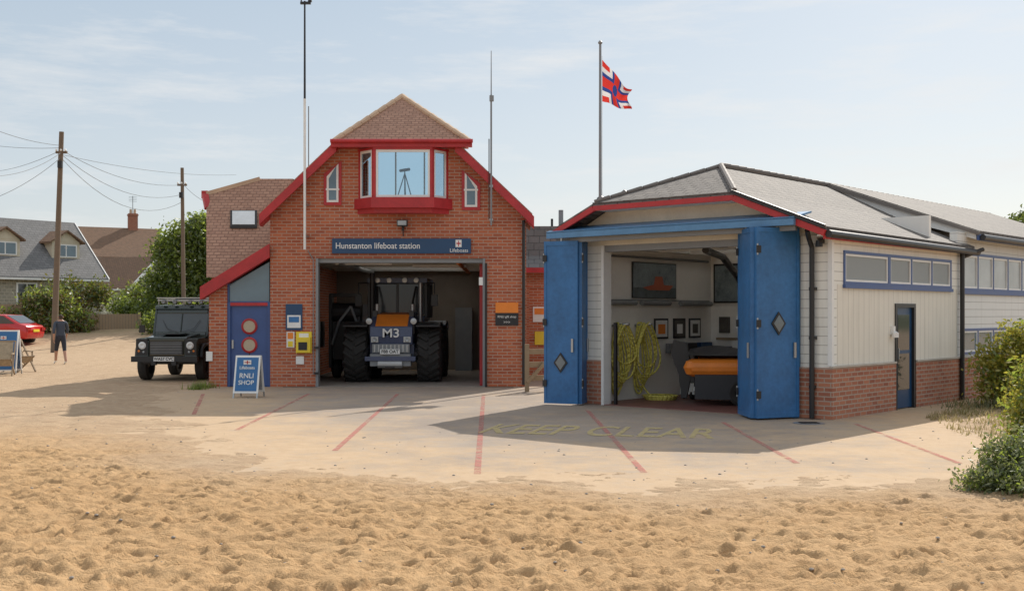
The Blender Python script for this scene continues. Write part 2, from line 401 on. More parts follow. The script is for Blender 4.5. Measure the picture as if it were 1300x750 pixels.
f=mathn(nt,'ADD',mathn(nt,'MULTIPLY',a,1.05),mathn(nt,'ADD',mathn(nt,'MULTIPLY',mathn(nt,'SUBTRACT',n2,.5),.6),mathn(nt,'MULTIPLY',mathn(nt,'SUBTRACT',n4,.45),.9)),clamp=True)
c=mixc(nt,f,c,mixc(nt,n2,(.54,.40,.265),(.44,.315,.20)))
finish(nt,c,.9,0,mathn(nt,'ADD',n3,n2),.4,.010,.15); me.materials.append(m)
ap=bpy.data.objects.new('concrete_apron',me); scene.collection.objects.link(ap)
def fadepaint(name,col,th,mx=.75):
    m,nt=nodes(name); g=N(nt,'ShaderNodeNewGeometry').outputs['Position']
    n=noisen(nt,g,6,7,.8); n0=noisen(nt,g,.8,3)
    fac=mathn(nt,'MULTIPLY',rampn(nt,mathn(nt,'ADD',n,mathn(nt,'MULTIPLY',n0,.4)),th,th+.16),mx)
    d=N(nt,'ShaderNodeBsdfDiffuse'); d.inputs[0].default_value=c4(col); t=N(nt,'ShaderNodeBsdfTransparent')
    x=N(nt,'ShaderNodeMixShader'); L(nt,fac,x.inputs[0]); L(nt,t.outputs[0],x.inputs[1]); L(nt,d.outputs[0],x.inputs[2])
    o=N(nt,'ShaderNodeOutputMaterial'); L(nt,x.outputs[0],o.inputs[0]); return m
pinkp=fadepaint('faded_red_line',(.55,.24,.21),.58,.62); yelp=fadepaint('faded_yellow_text',(.56,.46,.24),.50,.7)
g=grp('painted_ground_markings'); mb=MB()
def gline(a,b,w=.075):
    a=Vector((*GP(*a),.005)); b=Vector((*GP(*b),.005)); s=(b-a).cross(Vector((0,0,1))).normalized()*w/2
    k=6
    for i in range(k):
        p=a.lerp(b,i/k); r=a.lerp(b,(i+1)/k); mb.add([p-s,p+s,r+s,r-s],[(0,1,2,3)],pinkp)
for l in [((258,500),(246,526)),((392,500),(300,546)),((505,500),(425,572)),((614,500),(606,602)),((745,520),(818,600)),((918,536),(1012,588)),((1086,538),(1218,588))]: gline(*l)
mb.done(g,'lines',clean=False)
text(g,'keep_clear_lettering','KEEP CLEAR',(1.25,16.6,.006),.66,yelp,rot=(0,0,math.radians(-13)),off=.007,ext=0,sx=.95,sy=2.9)

# ---------------- lifeboat station ----------------
S=F/26.7
LX=lambda px:(px-650)/S
LZ=lambda py:CH+(HY-py)/S
st=grp('brick_lifeboat_station',(0,26.7,0))
xl,xr=LX(343),LX(668); xc=-2.70; zr=6.95; mm=.95
zf=lambda x:zr-mm*abs(x-xc)
dl,drt=LX(401),LX(616); dz=LZ(328)
bl,br=LX(455),LX(569); bz0,bz1=LZ(255),LZ(188)
HZ=5.68
mb=MB()
def strip(x0,x1,z0,z1a,z1b,y0=0,y1=.3,mat=brick): mb.prism([(x0,z0),(x1,z0),(x1,z1b),(x0,z1a)],y0,y1,mat)
strip(xl,dl,0,zf(xl)-.05,zf(dl)-.05)
strip(drt,xr,0,zf(drt)-.05,zf(xr)-.05)
xa=xc-(zr-HZ)/mm; xb=xc+(zr-HZ)/mm
mb.prism([(dl,dz),(bl,dz),(bl,HZ-.0),(xa,HZ),(dl,zf(dl)-.05)],0,.3,brick)
mb.prism([(br,dz),(drt,dz),(drt,zf(drt)-.05),(xb,HZ),(br,HZ)],0,.3,brick)
strip(bl,br,dz,bz0,bz0); strip(bl,br,bz1,HZ,HZ)
mb.box(xl,xl+.3,.3,8,0,zf(xl)-.1,brick); mb.box(xr-.3,xr,.3,8,0,zf(xr)-.1,brick)
mb.prism([(xl+.3,3.3),(xr-.3,3.3),(xr-.3,zf(xr-.3)-.1),(xc+1.12,zf(xc+1.12)-.1),(xc+1.12,4.4),(xc-1.12,4.4),(xc-1.12,zf(xc-1.12)-.1),(xl+.3,zf(xl+.3)-.1)],3.4,3.6,brick)
mb.done(st,'brick_walls')
mb=MB(); mb.box(dl-.1,drt+.1,-.012,.0,dz,dz+.2,brick2); mb.done(st,'lintel_course')
mb=MB()
# ceiling with opening cut below the added rooflight (y 4.6-7)
mb.box(xl+.3,xr-.3,.3,4.4,3.2,3.3,wall_in); mb.box(xl+.3,xr-.3,7.2,8,3.2,3.3,wall_in); mb.box(xl+.3,-4.2,4.4,7.2,3.2,3.3,wall_in); mb.box(-1.4,xr-.3,4.4,7.2,3.2,3.3,wall_in)
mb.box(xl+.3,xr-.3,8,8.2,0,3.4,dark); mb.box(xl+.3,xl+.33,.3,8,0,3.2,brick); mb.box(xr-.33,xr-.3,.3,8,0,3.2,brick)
mb.box(xl+.3,xr-.3,.0,8,-.05,.012,concf)
for y in np.arange(1,8,1.1): mb.box(xl+.33,xr-.33,y,y+.12,3.0,3.2,steel)
mb.box(-4.4,-3.0,1.6,1.75,2.93,3.0,white); mb.box(-2.6,-1.2,3.0,3.15,2.93,3.0,white)
mb.cyl((-4.2,.6,2.95),(-4.2,7.5,2.95),.06,steel); mb.cyl((-1.3,.6,2.95),(-1.3,7.5,2.95),.05,orange)
mb.box(xl,xr,3.62,4.4,3.45,3.55,greym); mb.box(xl,xr,7.2,8.2,3.45,3.55,greym); mb.box(xl,-4.2,4.4,7.2,3.45,3.55,greym); mb.box(-1.4,xr,4.4,7.2,3.45,3.55,greym)
mb.done(st,'garage_interior')
mb=MB(); mb.box(-4.2,-1.4,4.4,7.2,3.5,3.53,fillpanel); mb.done(st,'added_garage_rooflight')  # added rooflight, out of view, lets daylight onto the tractor
mb=MB()
for y,z,w,hh,mt in [(7.8,1.0,1.0,2.0,greym),(7.7,.0,.9,1.1,tracb)]:
    mb.box(-5.2,-5.2+w,y-.5,y,z*0,z+hh*.5,mt)
for i in range(5):
    mb.box(-.36,-.1,1.2+i*.9,1.8+i*.9,.9,1.6+.1*(i%2),[black,orange,tracb,greym,black][i])
    mb.box(-.34,-.1,1.1+i*.9,1.9+i*.9,2.0,2.05,timber)
for i in range(6): mb.box(-5.36,-5.2,1.0+i*.7,1.4+i*.7,.8,1.5,[orange,black,navy,yellow,greym,black][i])
mb.box(-1.7,-1.2,7.4,7.9,.0,1.9,greym); mb.box(-.9,-.5,5.4,5.9,0,1.7,tracb)
mb.box(-.72,-.38,1.6,2.2,0,.9,red); mb.box(-.62,-.38,.7,1.1,1.1,1.9,greym); mb.cyl((-.5,1.3,1.0),(-.5,1.3,2.0),.05,steel)
mb.done(st,'wall_storage')
mb=MB(); mb.box(dl,dl+.06,-.02,.2,0,dz,greym); mb.box(drt-.06,drt,-.02,.2,0,dz,greym); mb.box(dl,drt,.05,.3,dz-.1,dz,greym)
mb.box(drt-.14,drt-.07,.3,1.3,.0,2.9,red); mb.cyl((drt+.02,-.05,0),(drt+.02,-.05,2.9),.025,black)
for z in (.3,.9): mb.box(dl-.02,dl+.07,-.1,-.02,z,z+.05,black)
mb.done(st,'door_frame')
mb=MB(); yo=-.35
ap_=( xc,1.25,zr+.1)
El=(xc-1.38,yo,zr+.1-mm*1.38); Er=(xc+1.38,yo,zr+.1-mm*1.38)
mb.slab([ap_,El,(xl-.14,yo,zf(xl-.14)+.1),(xl-.14,3.75,zf(xl-.14)+.1),(xc,3.75,zr+.1)],.1,tile)
mb.slab([ap_,(xc,3.75,zr+.1),(xr+.14,3.75,zf(xr+.14)+.1),(xr+.14,yo,zf(xr+.14)+.1),Er],.1,tile)
mb.slab([ap_,(El[0]-.06,yo-.1,El[2]-.08),(Er[0]+.36,yo-.1,Er[2]-.08)],.08,tile)
mb.done(st,'tiled_roof')
mb=MB()
hipm=M('ridge_tiles',(.58,.42,.29),.8)
def ridge(a,b,r=.075,mat=None):
    a=Vector(a);b=Vector(b); n=max(2,int((b-a).length/.3))
    for i in range(n): mb.cyl(a.lerp(b,(i+.04)/n),a.lerp(b,(i+.96)/n),r,mat or hipm,r*.8,seg=8)
ridge(ap_,(El[0]-.04,yo-.1,El[2]-.04)); ridge(ap_,(Er[0]+.34,yo-.1,Er[2]-.04)); ridge(ap_,(xc,3.75,zr+.12))
mb.done(st,'ridge_tiles')
mb=MB()
mb.box(El[0]-.1,Er[0]+.4,yo-.13,yo-.02,HZ-.12,HZ+.02,red)
mb.box(El[0]-.06,Er[0]+.3,yo-.02,0,HZ-.1,HZ-.06,red)
mb.cyl((El[0]-.1,yo-.18,HZ+.01),(Er[0]+.42,yo-.18,HZ+.01),.045,red)
def barge(x0,z0,x1,z1,h=.24,y0=-.36,y1=-.30,mt=red):
    mb.prism([(x0,z0-h),(x1,z1-h),(x1,z1),(x0,z0)],y0,y1,mt)
e=.07
barge(xl-.18,zf(xl-.18)+e,El[0],zf(El[0])+e); barge(Er[0],zf(Er[0])+e,xr+.18,zf(xr+.18)+e)
mb.prism([(xl-.18,zf(xl-.18)-.2),(xl-.0,zf(xl)-.2),(xl-.0,zf(xl)-.12),(xl-.18,zf(xl-.18)-.12)],-.3,0,red)
mb.prism([(xr,zf(xr)-.2),(xr+.18,zf(xr+.18)-.2),(xr+.18,zf(xr+.18)-.12),(xr,zf(xr)-.12)],-.3,0,red)
mb.slab([(xl-.14,-.3,zf(xl-.14)-.06),(xl-.14,0,zf(xl-.14)-.06),(El[0],0,zf(El[0])-.06),(El[0],-.3,zf(El[0])-.06)],.02,red)
mb.slab([(xr+.14,-.3,zf(xr+.14)-.06),(xr+.14,0,zf(xr+.14)-.06),(Er[0],0,zf(Er[0])-.06),(Er[0],-.3,zf(Er[0])-.06)],.02,red)
mb.done(st,'red_bargeboards')
mb=MB(); gl=MB()
b0=(bl,0);b1=(bl+.40,-.42);b2=(br-.34,-.42);b3=(br,0)
bz0=LZ(253); bz1=HZ-.12
QF=[(0,1,2,3),(7,6,5,4),(0,4,5,1),(1,5,6,2),(2,6,7,3),(3,7,4,0)]
outer=[(bl-.10,0),(b1[0]-.04,-.5),(b2[0]+.04,-.5),(br+.10,0)]
mb.prism(outer,LZ(266),bz0,red,'z')
mb.prism([(bl-.02,0.0),(b1[0],-.44),(b2[0],-.44),(br+.02,0.0)],bz1-.05,bz1,red,'z')
mb.prism([(bl-.02,0),(b1[0]+.02,-.36),(b2[0]-.02,-.36),(br+.02,0)],LZ(272),LZ(266),red,'z')
segs=[(b0,b1),(b1,b2),(b2,b3)]
for k,(p,r) in enumerate(segs):
    a=Vector((p[0],p[1],0)); b=Vector((r[0],r[1],0)); d=(b-a).normalized(); Ln=(b-a).length
    def seg(u0,u1,z0,z1,mat,o0=0,o1=.06,tgt=mb):
        n=d.cross(Vector((0,0,1))).normalized()
        vs=[]
        for o in (o0,o1):
            for u,z in ((u0,z0),(u1,z0),(u1,z1),(u0,z1)): vs.append(a+d*u-n*o+Vector((0,0,z)))
        tgt.add(vs,QF,mat)
    seg(0,.06,bz0,bz1,red); seg(Ln-.06,Ln,bz0,bz1,red)
    seg(.06,.11,bz0,bz1-.05,white,.01,.05); seg(Ln-.11,Ln-.06,bz0,bz1-.05,white,.01,.05)
    seg(.11,Ln-.11,bz0,bz0+.06,white,.01,.05); seg(.11,Ln-.11,bz1-.11,bz1-.05,white,.01,.05)
    seg(.11,Ln-.11,bz0+.06,bz1-.11,glassc,.028,.034,gl)
mb.done(st,'bay_window_frame'); gl.done(st,'bay_window_glass')
mb=MB(); mb.box(xl+.3,xr-.3,.3,3.4,3.3,3.32,timber)
mb.prism([(xc-1.7,3.32),(xc-1.6,3.32),(xc-1.6,zf(xc-1.6)-.14),(xc-1.7,zf(xc-1.7)-.14)],.32,3.4,wall_in)
mb.prism([(xc+1.6,3.32),(xc+1.7,3.32),(xc+1.7,zf(xc+1.7)-.14),(xc+1.6,zf(xc+1.6)-.14)],.32,3.4,wall_in)
tx=-2.55
for dx,dy in((-.22,-.1),(.22,-.1),(0,.25)): mb.cyl((tx+dx,.35+dy,4.3),(tx,.35,5.05),.014,greym,seg=6)
mb.cyl((tx,.35,4.3),(tx,.35,5.12),.014,greym); mb.cyl((tx-.1,.25,5.10),(tx+.1,.45,5.16),.035,greym)
mb.box(xc-1.2,xc+1.2,.32,.6,3.9,4.28,white)
mb.box(xc-.4,xc-.36,3.42,3.5,4.4,6.2,white); mb.box(xc+.36,xc+.4,3.42,3.5,4.4,6.2,white)
mb.done(st,'attic_room')
mb=MB()
for x0,x1,zlo,s in((LX(414),LX(431),LZ(258),1),(LX(589),LX(607),LZ(264),-1)):
    zh0=zf(x0)-.42; zh1=zf(x1)-.42
    def P(i,yy0,yy1,mt,zb=0): mb.prism([(x0+i,zlo+i+zb),(x1-i,zlo+i+zb),(x1-i,zh1-i),(x0+i,zh0-i)],yy0,yy1,mt)
    P(-.05,-.03,.005,red); P(.02,-.04,.0,white); P(.07,-.046,-.01,glassb); mb.box(x0,x1,-.052,-.01,(zlo+zh0)/2-.02,(zlo+zh0)/2+.02,white)
mb.done(st,'narrow_windows')
mb=MB(); sx0,sx1=LX(422),LX(598); sz0,sz1=LZ(322),LZ(303)
mb.box(sx0,sx1,-.07,-.0,sz0,sz1,navy); mb.done(st,'sign_board',bevel=.008)
text(st,'sign_lettering','Hunstanton lifeboat station',(sx0+.08,-.076,(sz0+sz1)/2),.20,white,align='LEFT',off=.001,sx=.90)
text(st,'sign_logo_text','Lifeboats',(sx1-.28,-.076,sz0+.07),.12,white)
mb=MB(); mb.box(sx1-.36,-.22+sx1,-.078,-.07,sz0+.15,sz0+.32,white); mb.box(sx1-.34,sx1-.24,-.081,-.077,sz0+.22,sz0+.25,red); mb.box(sx1-.30,sx1-.28,-.0815,-.077,sz0+.165,sz0+.30,red); mb.done(st,'sign_flag_logo')
mb=MB(); fx,fz=LX(512),LZ(287)
mb.box(fx-.12,fx+.12,-.32,-.12,fz-.02,fz+.12,black); mb.cyl((fx,-.12,fz+.02),(fx,0,fz-.04),.03,black); mb.box(fx-.1,fx+.1,-.33,-.318,fz,fz+.1,glassf); mb.cyl((fx,-.1,fz-.12),(fx,-.1,fz-.02),.03,black); mb.done(st,'floodlight')
mb=MB()
def plate(px0,py0,px1,py1,mat,y=-.03,t=None):
    (t or mb).box(LX(px0),LX(px1),y,-.002 if y>-.031 else y+.008,LZ(py1),LZ(py0),mat)
plate(363,386,384,419,navy); plate(365,400,382,416,white,-.036); plate(367,402,380,409,blue,-.042)
plate(364,421,374,441,M('sign_white',(.8,.8,.78),.5)); plate(365.5,422,372.5,430,orange,-.036); plate(366,433,372,440,yellow,-.036)
plate(376,421,396,448,yellow); mb.box(LX(377),LX(395),-.12,-.03,LZ(447),LZ(428),yellow); plate(380,423,392,428,white,-.036)
mb.box(LX(380),LX(391),-.13,-.12,LZ(444),LZ(434),black)
plate(629,384,658,397,orange); plate(629,397.4,658,413,black)
plate(262,446,270,458,white); plate(608,352,613,362,white); plate(376,452,386,462,white)
mb.done(st,'wall_notices')
text(st,'gift_shop_text','RNLI gift shop',(LX(643.5),-.034,LZ(402)),.075,white); text(st,'gift_shop_arrow','>>>',(LX(643.5),-.034,LZ(409)),.09,white)
mb=MB()
mb.path([(LX(668)-.06,-.05,3.9),(LX(668)-.06,-.05,.05)],.035,black); mb.path([(fx,-.03,fz-.05),(fx,-.03,LZ(300)),],.012,black,6); mb.path([(LX(391),-.03,LZ(318)),(LX(398),-.03,LZ(330)),(LX(398),-.03,.3)],.012,greym,6)
mb.done(st,'downpipe_and_cables')
mb=MB()
x=LX(391); mb.cyl((x,-.42,LZ(318)),(x,-.42,LZ(130)),.03,white); mb.cyl((x,-.42,LZ(130)),(x,-.42,LZ(8)),.026,black,.02)
mb.box(x-.1,x+.14,-.45,-.39,LZ(12),LZ(9),black); mb.lathe((x+.12,-.42,LZ(9)),[(0,.0),(0,.05),(.07,.04),(.09,0)],black,10,'z'); mb.cyl((x-.08,-.42,LZ(9)),(x-.08,-.42,LZ(2)),.015,black)
for py in(302,262): mb.box(x-.03,x+.03,-.42,0,LZ(py),LZ(py)+.05,steel)
mb.done(st,'wind_mast')
mb=MB(); x=LX(624)
mb.cyl((x,-.42,LZ(288)),(x,-.42,LZ(125)),.022,greym); mb.cyl((x,-.42,LZ(125)),(x,-.42,LZ(70)),.014,greym,.008); mb.cyl((x-.05,-.42,LZ(180)),(x-.05,-.42,LZ(280)),.012,black)
mb.box(x-.04,x+.06,-.46,-.38,LZ(133),LZ(126),greym)
for py in(282,240): mb.box(x-.04,x+.04,-.42,0,LZ(py),LZ(py)+.05,steel)
mb.cyl((LX(384),.8,4.5),(LX(384),.8,LZ(138)+.2),.014,greym,seg=6)
mb.done(st,'radio_aerials')
# annex
ax0,ax1=LX(265),xl; za=lambda x:3.31+(x-xl)*.617
mb=MB(); wx0=LX(288)
mb.prism([(ax0,0),(wx0,0),(wx0,za(wx0)-.05),(ax0,za(ax0)-.05)],.02,.25,brick)
mb.box(ax0,ax0+.22,.25,5,0,za(ax0)-.06,brick2); mb.done(st,'annex_walls')
mb=MB(); mb.box(wx0,xl,.1,.16,0,LZ(388),blued); mb.box(wx0,wx0+.07,.04,.1,0,LZ(384),blued); mb.box(xl-.07,xl,.04,.1,0,LZ(384),blued)
mb.box(wx0+.07,xl-.07,.04,.12,LZ(388),LZ(384),red)
cxm=(wx0+xl)/2
for z in(1.42,.98): mb.lathe((cxm,.1,z),[(0,.0),(-.02,.13),(-.045,.15),(-.02,.19),(0,.19)],red,24,'y'); mb.lathe((cxm,.1,z),[(-.03,0),(-.03,.14)],M('notice_cream',(.5,.42,.3),.5),24,'y')
mb.box(cxm-.01,cxm+.01,.09,.1,.02,1.2,black)
mb.box(wx0+.1,wx0+.14,.06,.1,.9,1.1,steel); mb.box(wx0+.07,xl-.07,.085,.1,.02,.22,blued)
mb.box(wx0,xl,.07,.13,LZ(384)-.03,LZ(384)+.03,blued)
mb.prism([(wx0+.04,LZ(383)),(xl-.04,LZ(383)),(xl-.04,za(xl-.04)-.35),(wx0+.04,za(wx0+.04)-.3)],.1,.12,glassb)
mb.prism([(wx0,LZ(383)),(wx0+.04,LZ(383)),(wx0+.04,za(wx0+.04)-.1),(wx0,za(wx0)-.1)],.06,.14,blued)
mb.done(st,'annex_door_and_glazing')
mb=MB(); mb.prism([(ax0-.16,za(ax0-.16)-.28),(ax0-.16,za(ax0-.16)+.02),(xl+.02,za(xl)+.04),(xl+.02,za(xl)-.28)],-.18,-.12,red)
mb.slab([(ax0-.14,-.12,za(ax0-.14)-.26),(xl,-.12,za(xl)-.26),(xl,.1,za(xl)-.26),(ax0-.14,.1,za(ax0-.14)-.26)],.02,red); mb.done(st,'annex_bargeboard')
mb=MB(); mb.slab([(ax0-.14,-.15,za(ax0-.14)),(xl,-.15,za(xl)),(xl,5,za(xl)),(ax0-.14,5,za(ax0-.14))],.08,tile)
def W(px,py):
    k=(HY-py)/F; d=27.016/(1-.8*k); return ((px-650)*d/F,d-26.7,CH+(HY-py)*d/F)
A1,A2,A3,A4,A5=W(262,352),W(262,246),W(330,227),W(372,227),W(372,352)
mb.add([A1,A2,A3,A4,A5],[(0,1,2,3,4)],tile)
mb.add([A2,A3,(A3[0],7,A3[2]),(A2[0],7.5,A2[2])],[(0,1,2,3)],tile); mb.add([A3,A4,(A4[0],7,A4[2]),(A3[0],7,A3[2])],[(0,1,2,3)],tile)
mb.box(-7.42,-5.7,1.4,7.6,0,2.7,brick2); mb.prism([(A1[1]+.1,2.7),(7.5,2.7),(7.5,A2[2]-.1),(A2[1]+.1,A2[2]-.1)],-7.45,-7.35,brick2,'x')
mb.done(st,'rear_wing')
mb=MB(); mb.beam(A2,A3,.1,.1,hipm); mb.beam(Vector(A2)+Vector((-.05,0,-.02)),Vector(A2)+Vector((-.05,4,-.02)),.16,.2,red); mb.beam(Vector(A2)+Vector((-.02,-.05,-.04)),Vector(A2)+Vector((.1,-.25,-.4)),.14,.12,red); mb.done(st,'rear_wing_trim')
mb=MB()
r0,r1,r2,r3=[Vector(W(*p))+Vector((0,-.06,.04)) for p in((293,289),(327,289),(327,269),(293,269))]
mb.slab([r0,r1,r2,r3],.06,black)
def ins(a,b,t): return a.lerp(b,t)
cc=(r0+r1+r2+r3)/4
mb.slab([ins(p,cc,.16)+Vector((0,-.012,.012)) for p in (r0,r1,r2,r3)],.01,M('rooflight_glass',(.75,.8,.82),.15)); mb.done(st,'rooflight')

# ---------------- tractor ----------------
def tyre(mb,c,r,w,rim,lugs=0,ri=.55,seg=36):
    h=w/2
    mb.lathe(c,[(-h*.75,r*ri),(-h,r*ri*1.1),(-h*1.03,r*.85),(-h*.85,r*.97),(0,r),(h*.85,r*.97),(h*1.03,r*.85),(h,r*ri*1.1),(h*.75,r*ri)],rubber,seg)
    mb.lathe(c,[(-h*.8,r*ri),(-h*.5,r*ri*.9),(-h*.35,r*ri*.4),(-h*.55,r*.12),(-h*.55,0)],rim,seg)
    mb.lathe(c,[(h*.8,r*ri),(h*.5,r*ri*.9),(h*.35,r*ri*.4),(h*.55,r*.12),(h*.55,0)],rim,seg)
    for i in range(lugs):
        t=2*math.pi*i/lugs
        for sgn in(-1,1):
            T=Matrix.Translation(c)@Matrix.Rotation(t+(.5*math.pi/lugs if sgn>0 else 0)*2,4,'X')@Matrix.Translation((sgn*h*.5,0,r*.99))@Matrix.Rotation(sgn*.6,4,'Z')
            mb.box(-h*.52,h*.52,-.035,.035,-.05,.045,rubber,T)
tr=grp('launching_tractor',(-2.98,28.0,.012))
mb=MB()
for x in(-.91,.91):
    for y in(.75,3.2): tyre(mb,(x,y,.69),.69,.58,tracb,20)
mb.done(tr,'wheels')
mb=MB()
mb.box(-.55,.55,.25,4.2,.5,.95,tracb)
mb.prism([(.05,.95),(.0,1.15),(.06,1.38),(.55,1.66),(1.6,1.72),(1.6,.95)],-.52,.52,tracb,'x')
mb.prism([(.09,1.40),(.55,1.685),(1.6,1.74),(1.6,1.72),(.55,1.665),(.09,1.385)],-.40,.40,orange,'x')
mb.box(-.5,.5,-.15,.25,.42,.72,greym); mb.box(-.62,.62,-.2,-.1,.55,.66,tracb)
mb.box(-.46,.46,-.03,.02,.74,.96,greym)
for i in range(9): mb.box(-.42+i*.1,-.38+i*.1,-.05,-.03,.76,.94,steel)
for x in(-.4,.4): mb.box(x-.09,x+.09,-.03,.02,1.0,1.14,steel); mb.lathe((x,-.04,1.07),[(0,0),(-.02,.05),(.02,.065)],glassf,14,'y')
for x in(-.55,.55): mb.lathe((x,.1,1.52),[(.1,.0),(.08,.07),(-.04,.08),(-.05,0)],steel,14,'y'); mb.cyl((x,.15,1.2),(x,.15,1.46),.02,black)
mb.box(-.12,.12,-.27,-.1,.38,.5,black); mb.cyl((-.3,-.2,.47),(.3,-.2,.47),.09,steel)
for s in(-1,1):
    mb.prism([(.1,1.42),(.4,1.5),(1.2,1.5),(1.6,1.3),(1.6,1.26),(1.2,1.45),(.4,1.45),(.1,1.38)],s*.6,s*1.2,black,'x')
    mb.prism([(2.5,1.42),(2.9,1.52),(3.7,1.5),(4.0,1.3),(4.0,1.26),(3.7,1.45),(2.9,1.47),(2.5,1.38)],s*.6,s*1.2,tracb,'x')
    mb.cyl((s*.62,-.15,.7),(s*.62,.4,.9),.05,black)
    mb.cyl((s*.45,.9,1.6),(s*.45,.9,1.95),.05,steel); mb.box(s*.46-.06,s*.46+.06,.5,.7,1.6,1.78,black)
mb.done(tr,'body',bevel=.015)
mb=MB()
mb.box(-.7,.7,1.6,3.6,.95,1.65,tracb); mb.box(-.78,.78,1.5,3.7,2.5,2.63,tracb)
for x in(-.74,.74):
    for y in(1.6,2.6,3.6): mb.box(x-.035,x+.035,y-.035,y+.035,1.6,2.51,black)
mb.box(-.03,.03,1.57,1.62,1.65,2.5,black)
mb.box(-.7,.7,1.6,1.62,1.68,2.48,M('cab_glass',(.05,.06,.07),.12))
for x in(-1,1):
    mb.path([(x*.74,1.5,2.5),(x*.98,1.35,2.5),(x*.98,1.35,2.2)],.018,black); mb.box(x*.98-.09,x*.98+.09,1.32,1.36,1.9,2.2,black)
mb.cyl((-.62,1.3,1.5),(-.62,1.3,2.75),.06,black); mb.cyl((.62,1.3,1.5),(.62,1.3,2.5),.05,steel)
for x in(-.5,-.2,.2,.5): mb.lathe((x,1.46,2.57),[(.05,0),(.03,.07),(-.03,.07),(-.035,0)],steel,12,'y')
mb.cyl((-.25,2.4,1.65),(-.25,2.4,2.2),.18,black,.12)
mb.path([(.5,.8,1.6),(.45,1.0,2.0),(.5,1.4,2.4)],.03,black); mb.path([(-.5,.8,1.6),(-.45,1.0,2.0),(-.5,1.4,2.4)],.03,black)
mb.done(tr,'cab',bevel=.01)
text(tr,'hull_number','M3',(0,-.012,1.22),.30,white,off=.004,sx=1.15,ext=.02)
mb=MB(); mb.box(-.24,.24,-.235,-.2,.72,.84,white); mb.done(tr,'number_plate'); text(tr,'plate_text','F88 OAT',(0,-.24,.78),.11,black,off=.002)
g=grp('winch_trailer',(-4.3,28.9,.012)); mb=MB()
mb.box(-.45,.3,1.0,2.6,.5,1.5,black); mb.cyl((-.4,1.0,1.75),(.35,1.0,1.75),.24,black,seg=16)
for x in(-.45,.3): mb.box(x-.04,x+.04,.8,1.2,.3,2.2,black)
mb.box(-.49,.34,.9,1.0,2.14,2.24,black); mb.path([(-.4,.8,.9),(-.2,.7,1.5),(.1,.75,1.9),(.3,.8,1.3)],.04,greym)
for x in(-.4,.3): tyre(mb,(x,1.6,.35),.35,.2,greym,0)
mb.done(g,'frame_and_drum',bevel=.01)

# ---------------- A-board ----------------
bluep=M('poster_blue',(.035,.15,.36),.4,var=.08)
def aboard(name,loc,w,h,rz,l1,l2,fs=1):
    g=grp(name,loc,rz); mb=MB()
    for s in(1,-1):
        y0=-s*.24
        def q4(a,b,zz0,zz1,off,mat):
            vs=[]
            for o in(0,off):
                for x,z in((a,zz0),(b,zz0),(b,zz1),(a,zz1)):
                    vs.append((x,y0*(1-z/(h+.05))-s*o,z))
            mb.add(vs,QF,mat)
        q4(-w/2,w/2,.1,h,.03,white); q4(-w/2+.035,w/2-.035,.14,h-.04,.034,bluep)
        q4(-w/2,-w/2+.03,0,.1,.03,steel); q4(w/2-.03,w/2,0,.1,.03,steel)
    mb.done(g,'boards')
    th=math.atan2(.24,h+.05)
    def tx(nm,s,z,sz): text(g,nm,s,(0,-.24*(1-z/(h+.05))-.04,z),sz,white,rot=(math.pi/2-th,0,0),off=.001*fs)
    tx('headline',l1,h*.52,w*.28); tx('subline',l2,h*.36,w*.25)
    mb=MB(); z=h*.8; y=-.24*(1-z/(h+.05))-.04; mb.box(-.08,.08,y-.004,y,z-.01,z+.08,white); mb.box(-.06,.06,y-.008,y-.004,z+.025,z+.042,red); mb.box(-.01,.01,y-.009,y-.004,z,z+.07,red); mb.done(g,'logo')
    tx('logo_text','Lifeboats',h*.71,w*.17)
    return g
p=GP(316,504); aboard('pavement_sign',(p[0],p[1],0),.52,.86,math.radians(-4),'RNLI','SHOP')

# ---------------- shop / boathouse ----------------
ang=math.atan2(-.665,.746)
sh=grp('timber_clad_boathouse_shop',(5.17,18.4,0),ang)
mb=MB()
mb.box(-5.11,-4.65,0,.18,.84,3.0,lapw); mb.box(-.55,-.0,0,.18,.84,3.05,lapw)
mb.prism([(-5.11,3.0),(0,3.0),(0,3.1),(-1.5,3.66),(-4.5,3.66),(-5.11,3.35)],0,.18,M('cream_boards',(.74,.69,.58),.6))
mb.box(-.15,0,.18,2.46,.84,2.2,vertp); mb.box(-.15,0,3.36,5.45,.84,2.2,vertp); mb.box(-.15,0,2.46,3.36,1.9,2.2,vertp)
mb.box(-.15,0,.18,.42,2.2,2.76,lapw); mb.box(-.15,0,5.1,5.45,2.2,2.76,lapw); mb.box(-.15,0,.18,5.45,2.76,3.02,lapw)
mb.box(-.15,.0,5.45,16,.84,.9,lapg); mb.box(-.15,0,5.45,16,1.42,2.18,lapg); mb.box(-.15,0,5.45,16,2.94,3.34,lapg)
mb.box(-.15,0,5.45,5.62,.9,1.42,lapg); mb.box(-.15,0,5.45,5.62,2.18,2.94,lapg)
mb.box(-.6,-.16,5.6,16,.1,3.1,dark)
mb.box(-5.11,-4.99,.18,16,.0,3.3,wall_in); mb.box(-4.99,-.15,4.4,4.5,.0,3.6,wall_in)
mb.box(-.17,-.152,.2,2.4,.0,2.2,wall_in)
mb.box(-5.11,-.0,15.9,16,0,3.6,lapg)
